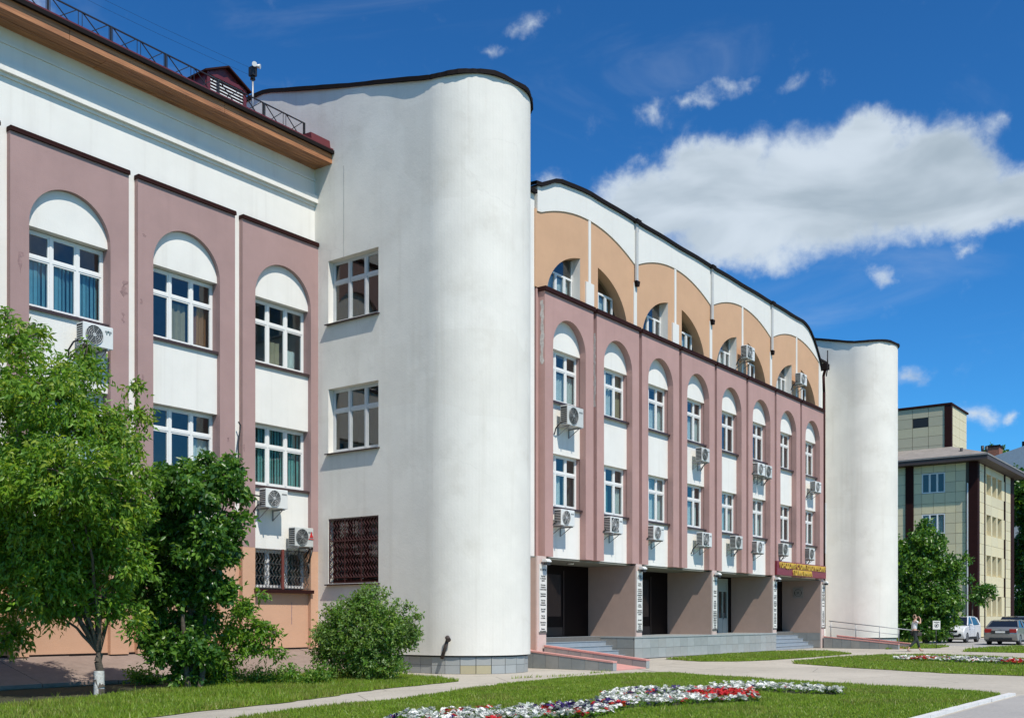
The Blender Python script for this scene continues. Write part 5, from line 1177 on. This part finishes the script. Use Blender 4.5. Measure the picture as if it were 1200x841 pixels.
# ------------------------------------------------------------------ flower beds
def flowers(name, label, poly, colfn, dens, seed, sc=1.0):
    g = np.random.default_rng(seed); P = np.array(poly); x0, y0 = P.min(0); x1, y1 = P.max(0); n = int((x1 - x0) * (y1 - y0) * dens)
    px, py = g.uniform(x0, x1, n), g.uniform(y0, y1, n); ok = inside(px, py, poly); px, py = px[ok], py[ok]; n = len(px); kind = colfn(px, py, g)
    V = []; F = []; mi = []; b = 0
    for x, y, k in zip(px, py, kind):
        h = g.uniform(.05, .12); 
        for q in range(5):   # leaves
            a = g.uniform(0, 6.28); d = np.array([math.cos(a), math.sin(a), g.uniform(.1, .9)]); e = np.array([-math.sin(a), math.cos(a), 0]) * .022 * sc; c = np.array([x, y, .02 + h * g.uniform(.1, .6)])
            V += [c - e, c + e, c + d * .085 * sc + e * .3]; F.append((b, b + 1, b + 2)); b += 3; mi.append(4 if k != 2 else (2 if q % 2 else 4))
        if k == 4: continue
        for q in range(3 if k != 2 else 4):
            c = np.array([x + g.normal(0, .025), y + g.normal(0, .025), .03 + h * g.uniform(.75, 1.1)]); a0 = g.uniform(0, 6.28); tl = g.normal(0, .35, 2)
            for s_ in range(4):
                a = a0 + s_ * 1.571; d = np.array([math.cos(a), math.sin(a), 0]); d[2] = d[0] * tl[0] + d[1] * tl[1] + .25; a2 = a + 1.25; d2 = np.array([math.cos(a2), math.sin(a2), 0]); d2[2] = d2[0] * tl[0] + d2[1] * tl[1] + .25
                r_ = .036 * sc * g.uniform(.8, 1.25); V += [c, c + d * r_, c + d2 * r_]; F.append((b, b + 1, b + 2)); b += 3; mi.append(k)
    o = np_mesh(name, np.array(V), np.array(F), np.array(mi), [PET_W, PET_R, PET_S, PET_P, LF_BUSH[1]])
    o['kind'] = 'stuff'; o['category'] = 'flowers'; o['label'] = label
def cf1(x, y, g):
    n = len(x); k = g.choice(5, n, p=(.66, .03, .13, .01, .17)); near = (x < 15.6)
    k = np.where(near, g.choice(5, n, p=(.42, .05, .22, .05, .26)), k)
    cl_ = (np.sin(x * 3.1 + y * 1.7) * np.sin(y * 2.9 - x) > .72) & (x < 17.3); k = np.where(cl_ & (g.random(n) < .7), 1, k)
    w1 = ((x - 18.5) ** 2 + (y - 8.6) ** 2 < 1.0); k = np.where(w1 & (g.random(n) < .85), 1, k)
    w2 = (x > 16.6) & (x < 19.0) & (y > 9.3) & (y < 10.1); k = np.where(w2, g.choice(5, n, p=(.12, .06, .12, .15, .55)), k)
    w3 = (x > 13.2) & (x < 15.6) & (y > 8.9) & (y < 9.7); k = np.where(w3 & (g.random(n) < .4), 3, k); return k
for b_ in BEDS: sheet('flower_bed_soil', b_, .012, G_SOIL)
flowers('flower_bed', 'white, red and violet flowers in the front lawn bed', BEDS[0], cf1, 110, 1, 1.05)
flowers('flower_bed', 'white arm of flowers at the right end of the front lawn bed', BEDS[1], lambda x, y, g: g.choice(5, len(x), p=(.62, .01, .20, .01, .16)), 70, 2, 1.15)
flowers('flower_bed', 'white, silver and red flowers in the far bed on the right lawn', BEDS[2], lambda x, y, g: np.where(np.sin(y * 1.9) > .72, g.choice(5, len(x), p=(.1, .65, .1, .0, .15)), g.choice(5, len(x), p=(.42, .05, .22, .06, .25))), 50, 3, 1.25)

# ------------------------------------------------------------------ cars
def car(name, label, loc, rotz, paint, kind, group='cars parked beyond the right lawn'):
    """built pointing +X (front), wheels on z 0; loc is the middle of the car on the ground"""
    T = thing(name, label, 'car', (0, 0, 0), group, 0)
    if kind == 'suv':
        Ln, Wd = 4.5, 1.84; hood, roof_, belt = 1.06, 1.68, 1.08
        body = [(-2.22, .45), (-2.25, .75), (-2.20, 1.10), (-2.05, 1.14), (.95, 1.10), (1.30, 1.08), (1.95, .98), (2.15, .86), (2.24, .66), (2.22, .40)]
        cab = [(-2.10, 1.12), (-1.75, 1.58), (-1.45, 1.66), (.0, 1.68), (.35, 1.62), (1.12, 1.09)]
    else:
        Ln, Wd = 4.6, 1.80
        body = [(-2.25, .40), (-2.30, .62), (-2.26, .92), (-2.12, 1.03), (-1.55, 1.05), (1.05, .96), (1.45, .93), (2.02, .80), (2.22, .68), (2.27, .45)]
        cab = [(-1.72, 1.04), (-1.15, 1.38), (-.7, 1.45), (.0, 1.46), (.35, 1.41), (1.12, .95)]
    wr = .34 if kind == 'suv' else .32; wx = (1.38, -1.36); hw = Wd / 2
    # lower outline with wheel arches
    low = []
    for x in wx[::-1]:
        low += [(x + (wr + .06) * math.cos(t), .30 + (wr + .06) * math.sin(t)) for t in np.linspace(math.pi, 0, 9)]
    out = body + [(2.15, .26)] + [(p[0], max(p[1], .26)) for p in low[::-1]] + [(-2.15, .26)]
    # loft across the width: edges pulled in and lowered
    mb = MB(); stations = [(-hw, .93), (-hw + .05, .975), (-hw + .18, 1.0), (0, 1.012), (hw - .18, 1.0), (hw - .05, .975), (hw, .93)]
    rows = []
    for (yy, sc_) in stations:
        rows.append([((x * (1 if abs(yy) < hw - .1 else .985)), yy, .26 + (z - .26) * (sc_ if z > .5 else 1)) for x, z in out])
    k = len(out)
    for r0_, r1_ in zip(rows, rows[1:]):
        for i in range(k):
            j = (i + 1) % k; mb.face([r0_[i], r0_[j], r1_[j], r1_[i]], 0, True)
    mb.face(rows[0][::-1]); mb.face(rows[-1])
    me_o = mb.build('body', paint, T, fix=True)
    bm = bmesh.new(); bm.from_mesh(me_o.data); bmesh.ops.remove_doubles(bm, verts=bm.verts, dist=.0005); bmesh.ops.recalc_face_normals(bm, faces=bm.faces)
    bm.to_mesh(me_o.data); bm.free()
    # greenhouse: glass body, painted roof and pillars
    def cabrow(yy, ins): return [(x * (1 - ins * .02), yy, z) for x, z in cab]
    n_ = len(cab); bot = 1.0; hwt = hw - .24
    def wy(z): t_ = (z - cab[0][1]) / (max(c_[1] for c_ in cab) - cab[0][1]); return (hw - .06) * (1 - t_) + hwt * t_ if t_ > 0 else hw - .06
    mb = MB(); Lr = [(x, -wy(z), z) for x, z in cab]; Rr = [(x, wy(z), z) for x, z in cab]
    mb.face(Lr); mb.face(Rr[::-1])
    for i in range(n_ - 1): mb.face([Lr[i], Lr[i + 1], Rr[i + 1], Rr[i]], 0, False)
    mb.build('windows', CARGLASS, T, fix=True)
    mb = MB(); top = max(c_[1] for c_ in cab)
    hi = [i for i, c_ in enumerate(cab) if c_[1] > top - .12]
    for i in hi[:-1]:
        p = [Lr[i], Lr[i + 1], Rr[i + 1], Rr[i]]; mb.face([(a, b * 1.02, c + .015) for a, b, c in p], 0, True)
        mb.face([(a, b * 1.02, c + dz) for (a, b, c), dz in ((Lr[i], .015), (Lr[i + 1], .015), (Lr[i + 1], -.05), (Lr[i], -.05))]); mb.face([(a, b * 1.02, c + dz) for (a, b, c), dz in ((Rr[i], .015), (Rr[i + 1], .015), (Rr[i + 1], -.05), (Rr[i], -.05))])
    for S in (Lr, Rr):
        for a, b in ((0, 1), (1, 2), (n_ - 2, n_ - 1)):
            if a in hi and b in hi: continue
            p, q = Vector(S[a]), Vector(S[b]); p.y *= 1.01; q.y *= 1.01; mb.beam(p, q, .07, .09)
        for xm in (-.35, .05 if kind == 'suv' else .0):
            zt_ = top - .01; mb.beam((xm - .02, (wy(1.05)) * (1 if S is Rr else -1) * 1.005, 1.05), (xm + .08, wy(zt_) * (1 if S is Rr else -1) * 1.005, zt_), .05, .05) if xm < -.3 else None
    mb.build('roof', paint, T)
    # wheels
    for x in wx:
        for s_ in (-1, 1):
            wh = MB().tube((x, s_ * (hw - .20), wr), (x, s_ * (hw - .005), wr), wr, wr, 24).build('wheel', mat('black tyre rubber', (.015, .015, .015), .8, var=.1), T)
            rim = MB().tube((x, s_ * (hw - .05), wr), (x, s_ * (hw + .003), wr), wr * .66, wr * .62, 18)
            rim.build('rim', mat('silver alloy', (.45, .46, .47), .3, metal=.7, var=0), wh)
            sp_ = MB()
            for q in range(5):
                a = q * 1.2566; a2 = a + .63; sp_.prism([(x + wr * .2 * math.cos(a2 - .4), wr + wr * .2 * math.sin(a2 - .4)), (x + wr * .52 * math.cos(a2 - .2), wr + wr * .52 * math.sin(a2 - .2)), (x + wr * .52 * math.cos(a2 + .2), wr + wr * .52 * math.sin(a2 + .2)), (x + wr * .2 * math.cos(a2 + .4), wr + wr * .2 * math.sin(a2 + .4))], s_ * (hw + .004), s_ * (hw + .009), 'y')
            sp_.build('rim_gap', BLACKM, wh)
    # arches, sills, bumpers
    MB().box(-2.0, -hw + .03, .20, 2.0, hw - .03, .30).build('underbody', BLACKM, T)
    HL = mat('clear lamp lens', (.65, .68, .7), .12, var=0, spec=.8); TLm = mat('red lamp lens', (.32, .012, .012), .2, var=0)
    if kind == 'suv':
        for s_ in (-1, 1):
            MB().prism([(2.02, .78), (2.16, .84), (2.09, .93), (1.85, .97), (1.7, .93)], s_ * (hw - .06) , s_ * (hw - .42), 'y').build('headlight', HL, T)
            MB().tube((2.16, s_ * (hw - .25), .50), (2.262, s_ * (hw - .25), .50), .11, .10, 14).build('fog_light', BLACKM, T)
            MB().box(.72, s_ * (hw + .01), 1.06, .92, s_ * (hw + .2), 1.2).build('mirror', paint, T, bevel=.04)
            MB().box(.1, s_ * (hw - .012), .9, .28, s_ * (hw + .012), .94).build('door_handle', paint, T)
            for xm in (-.45, .62): MB().box(xm, s_ * (hw - .03), .35, xm + .012, s_ * (hw + .002), 1.05).build('door_seam', BLACKM, T)
            MB().box(-.95, s_ * (hw - .03), .22, .95, s_ * (hw + .012), .38).build('side_cladding', BLACKM, T)
        MB().box(2.14, -.52, .68, 2.255, .52, .80).build('grille', BLACKM, T); MB().box(2.16, -.62, .36, 2.258, .62, .50).build('air_intake', BLACKM, T)
        MB().box(2.24, -.26, .53, 2.275, .26, .63).build('number_plate', SIGNW, T)
    else:
        for s_ in (-1, 1):
            MB().prism([(-2.30, .72), (-2.31, .92), (-2.12, .96), (-1.98, .90), (-2.1, .74)], s_ * (hw - .04), s_ * (hw - .42), 'y').build('tail_light', TLm, T)
            MB().prism([(2.05, .60), (2.2, .66), (2.08, .78), (1.8, .82), (1.72, .76)], s_ * (hw - .05), s_ * (hw - .40), 'y').build('headlight', HL, T)
            MB().box(.78, s_ * (hw + .01), .94, .95, s_ * (hw + .18), 1.06).build('mirror', paint, T, bevel=.04)
            for xm in (-.5, .55): MB().box(xm, s_ * (hw - .03), .32, xm + .012, s_ * (hw + .002), .95).build('door_seam', BLACKM, T)
        MB().box(-2.33, -.50, .66, -2.29, .50, .84).build('boot_recess', mat('dark boot trim', (.03, .03, .03), .4, var=0), T)  # dark slab behind the number plate
        MB().box(-2.345, -.26, .70, -2.33, .26, .81).build('number_plate', SIGNW, T)
        MB().box(-2.32, -.62, .28, -2.26, .62, .38).build('bumper_insert', BLACKM, T)
        MB().tube((-2.31, 0, .90), (-2.325, 0, .90), .045, .045, 12).build('badge', STEEL, T)
    T.location = loc; T.rotation_euler = (0, 0, rotz)
    return T
PWH = mat('white car paint', (.72, .73, .73), .25, var=0, coat=.6); PSI = mat('silver grey car paint', (.30, .295, .27), .3, metal=.55, var=0, coat=.6); PBK = mat('black car paint', (.015, .016, .018), .2, var=0, coat=.6)
car('suv', 'white SUV parked nose out beside the bushy tree', (72.2, 17.7, 0), R(180), PWH, 'suv')
car('sedan', 'silver grey sedan seen from behind at the right edge', (67.9, 13.75, 0), R(0), PSI, 'sedan')
car('suv', 'black SUV half hidden behind the white SUV and the silver sedan', (77.5, 15.3, 0), R(180), PBK, 'suv')

# small sign on a post
sn = thing('lawn_sign', 'small white notice on a thin black post by the bushy tree', 'sign', (55.9, 14.75, 0))
MB().tube((55.9, 14.75, 0), (55.9, 14.75, 1.0), .02, .02, 8).build('post', BLACKM, sn)
u = Vector((RX, RY, 0)); q = Vector((55.9, 14.75, 0)) - Vector((FX, FY, 0)) * .03
bd = MB().box(-.19, -.01, .98, .19, .01, 1.42); me = bd.mesh('board', SIGNW); o = inst(me, sn, (0, -.02, 0), (0, 0, A - R(90))); 
pm = MB(); pts = [(.10 * math.cos(t), 1.18 + .10 * math.sin(t)) for t in np.linspace(0, 2 * math.pi, 17)]
for a, b in zip(pts, pts[1:]): pm.beam((a[0], -.014, a[1]), (b[0], -.014, b[1]), .006, .018)
pm.beam((-.07, -.014, 1.11), (.07, -.014, 1.25), .006, .018); pm.box(-.05, -.015, 1.13, .03, -.011, 1.22); pm.box(-.14, -.015, 1.33, .14, -.011, 1.36)
inst(pm.mesh('emblem', INK), o, (0, 0, 0))

# ------------------------------------------------------------------ person
def skin(name, pts, edges, rad, m_, parent, lev=2):
    me = bpy.data.meshes.new(name); me.from_pydata([tuple(p) for p in pts], edges, []); me.materials.append(m_)
    o = bpy.data.objects.new(name, me); COL.objects.link(o); o.parent = parent
    md = o.modifiers.new('skin', 'SKIN'); md.use_smooth_shade = True
    for i, r_ in enumerate(rad):
        rr = r_ if isinstance(r_, tuple) else (r_, r_); me.skin_vertices[0].data[i].radius = rr
    me.skin_vertices[0].data[0].use_root = True
    s_ = o.modifiers.new('sub', 'SUBSURF'); s_.levels = lev; s_.render_levels = lev
    return o
def person():
    # x forward, y left, z up
    T = thing('person', 'woman in white top and dark trousers striding past the ramp, hand raised to her brow', 'person', (50.3, 14.25, 0), None, math.atan2(RY, RX))
    SK = mat('skin', (.52, .30, .21), .6, var=.03); SH = mat('white cotton top', (.68, .67, .66), .85, var=.05); TR = mat('dark green trousers', (.02, .028, .026), .8, var=.1)
    HR = mat('light brown hair', (.26, .18, .11), .7, var=.25, scale=30); SHOE = mat('tan shoe', (.38, .26, .20), .6, var=.1)
    P = [(0, 0, .92), (0, 0, 1.10), (.02, 0, 1.28), (.03, 0, 1.40), (.05, 0, 1.47), (.08, 0, 1.56), (.075, 0, 1.63),        # 0-6 spine head
         (.0, .10, .88), (.18, .10, .50), (.30, .10, .12), (.34, .10, .045), (.46, .10, .03),                              # 7-11 left leg, ahead
         (-.0, -.10, .88), (.02, -.10, .50), (-.28, -.10, .16), (-.33, -.10, .07), (-.24, -.10, .025),                      # 12-16 right leg, trailing
         (.03, .17, 1.38), (-.02, .22, 1.12), (.16, .20, .96), (.24, .16, .98),                                            # 17-20 left arm, holding bag
         (.03, -.17, 1.38), (.20, -.24, 1.30), (.24, -.12, 1.53), (.19, -.06, 1.60)]                                        # 21-24 right arm to brow
    E = [(0, 1), (1, 2), (2, 3), (3, 4), (4, 5), (5, 6), (0, 7), (7, 8), (8, 9), (9, 10), (10, 11), (0, 12), (12, 13), (13, 14), (14, 15), (15, 16), (3, 17), (17, 18), (18, 19), (19, 20), (3, 21), (21, 22), (22, 23), (23, 24)]
    rd = [(.13, .15), (.11, .14), (.11, .15), (.07, .10), .045, (.085, .072), (.08, .07), .085, .056, .036, .035, .022, .085, .056, .036, .035, .022, .048, .036, .026, .022, .048, .036, .026, .022]
    b = skin('body', P, E, rd, SK, T)
    for (c, d) in (((.24, .16, .98), (.08, .0, -.03)), ((.19, -.06, 1.60), (-.03, .04, .045))):   # fingers, curled, and thumb
        for f_ in range(5):
            c0 = Vector(c) + Vector((0, (f_ - 2) * .014, 0)); dd = Vector(d) * (.8 + .12 * (2 - abs(f_ - 2)))
            if f_ == 0: dd = Vector((d[0] * .4, -.04, d[2] + .01))
            skin('finger', [c0, c0 + dd * .5, c0 + dd + Vector((0, 0, -.012))], [(0, 1), (1, 2)], [.010, .009, .007], SK, b, 1)
    h = MB(); h.tube((.165, 0, 1.575), (.185, 0, 1.56), .012, .012, 6); h.build('nose', SK, None).parent = b
    for s_ in (-1, 1):
        e = MB().tube((.148, s_ * .03, 1.598), (.158, s_ * .03, 1.598), .009, .009, 8).build('eye', INK, None); e.parent = b
        e = MB().tube((.07, s_ * .072, 1.585), (.07, s_ * .086, 1.585), .022, .018, 8).build('ear', SK, None); e.parent = b
    e = MB().box(.142, -.02, 1.535, .152, .02, 1.542).build('mouth', RED, None); e.parent = b
    skin('hair', [(.0, 0, 1.53), (-.01, 0, 1.60), (.03, 0, 1.665), (.10, 0, 1.672), (-.03, .05, 1.60), (-.03, -.05, 1.60)], [(0, 1), (1, 2), (2, 3), (1, 4), (1, 5)], [(.05, .06), (.075, .08), (.075, .08), (.05, .06), .05, .05], HR, T)
    skin('top', [(0, 0, .97), (0, 0, 1.12), (.02, 0, 1.27), (.03, 0, 1.385), (.03, .15, 1.385), (-.0, .20, 1.25), (.03, -.15, 1.385), (.12, -.215, 1.335)], [(0, 1), (1, 2), (2, 3), (3, 4), (4, 5), (3, 6), (6, 7)],
         [(.145, .165), (.13, .16), (.13, .165), (.085, .11), .062, .058, .062, .056], SH, T)
    skin('trousers', [(0, 0, .95), (0, .10, .86), (.18, .10, .50), (.295, .10, .16), (0, -.10, .86), (.02, -.10, .50), (-.26, -.10, .20)], [(0, 1), (1, 2), (2, 3), (0, 4), (4, 5), (5, 6)], [(.135, .16), .10, .075, .058, .10, .075, .058], TR, T)
    skin('shoe', [(.30, .10, .05), (.40, .10, .04), (.49, .10, .03)], [(0, 1), (1, 2)], [.04, .038, .028], SHOE, T, 1)
    skin('shoe', [(-.36, -.10, .09), (-.28, -.10, .045), (-.20, -.10, .03)], [(0, 1), (1, 2)], [.04, .038, .028], SHOE, T, 1)
    ca, sa = math.cos(T.rotation_euler.z), math.sin(T.rotation_euler.z)
    def W(x, y, z): return (50.3 + x * ca - y * sa, 14.25 + x * sa + y * ca, z)
    bg = thing('handbag', 'dark handbag held at the waist of the walking woman', 'bag', W(.26, .16, .72)); bg.rotation_euler = T.rotation_euler
    for nm, mb_ in (('bag_body', MB().prism([(-.13, 0), (.13, 0), (.16, .16), (-.16, .16)], -.05, .05, 'y')), ):
        o = inst(mb_.mesh(nm, mat('dark brown leather', (.05, .035, .03), .5, var=.2)), bg); bv = o.modifiers.new('b', 'BEVEL'); bv.width = .02; bv.segments = 2
    o = inst(MB().path([(-.1, 0, .15), (-.07, 0, .25), (0, 0, .28), (.07, 0, .25), (.1, 0, .15)], .01, 6).mesh('strap', BLACKM), bg)
person()
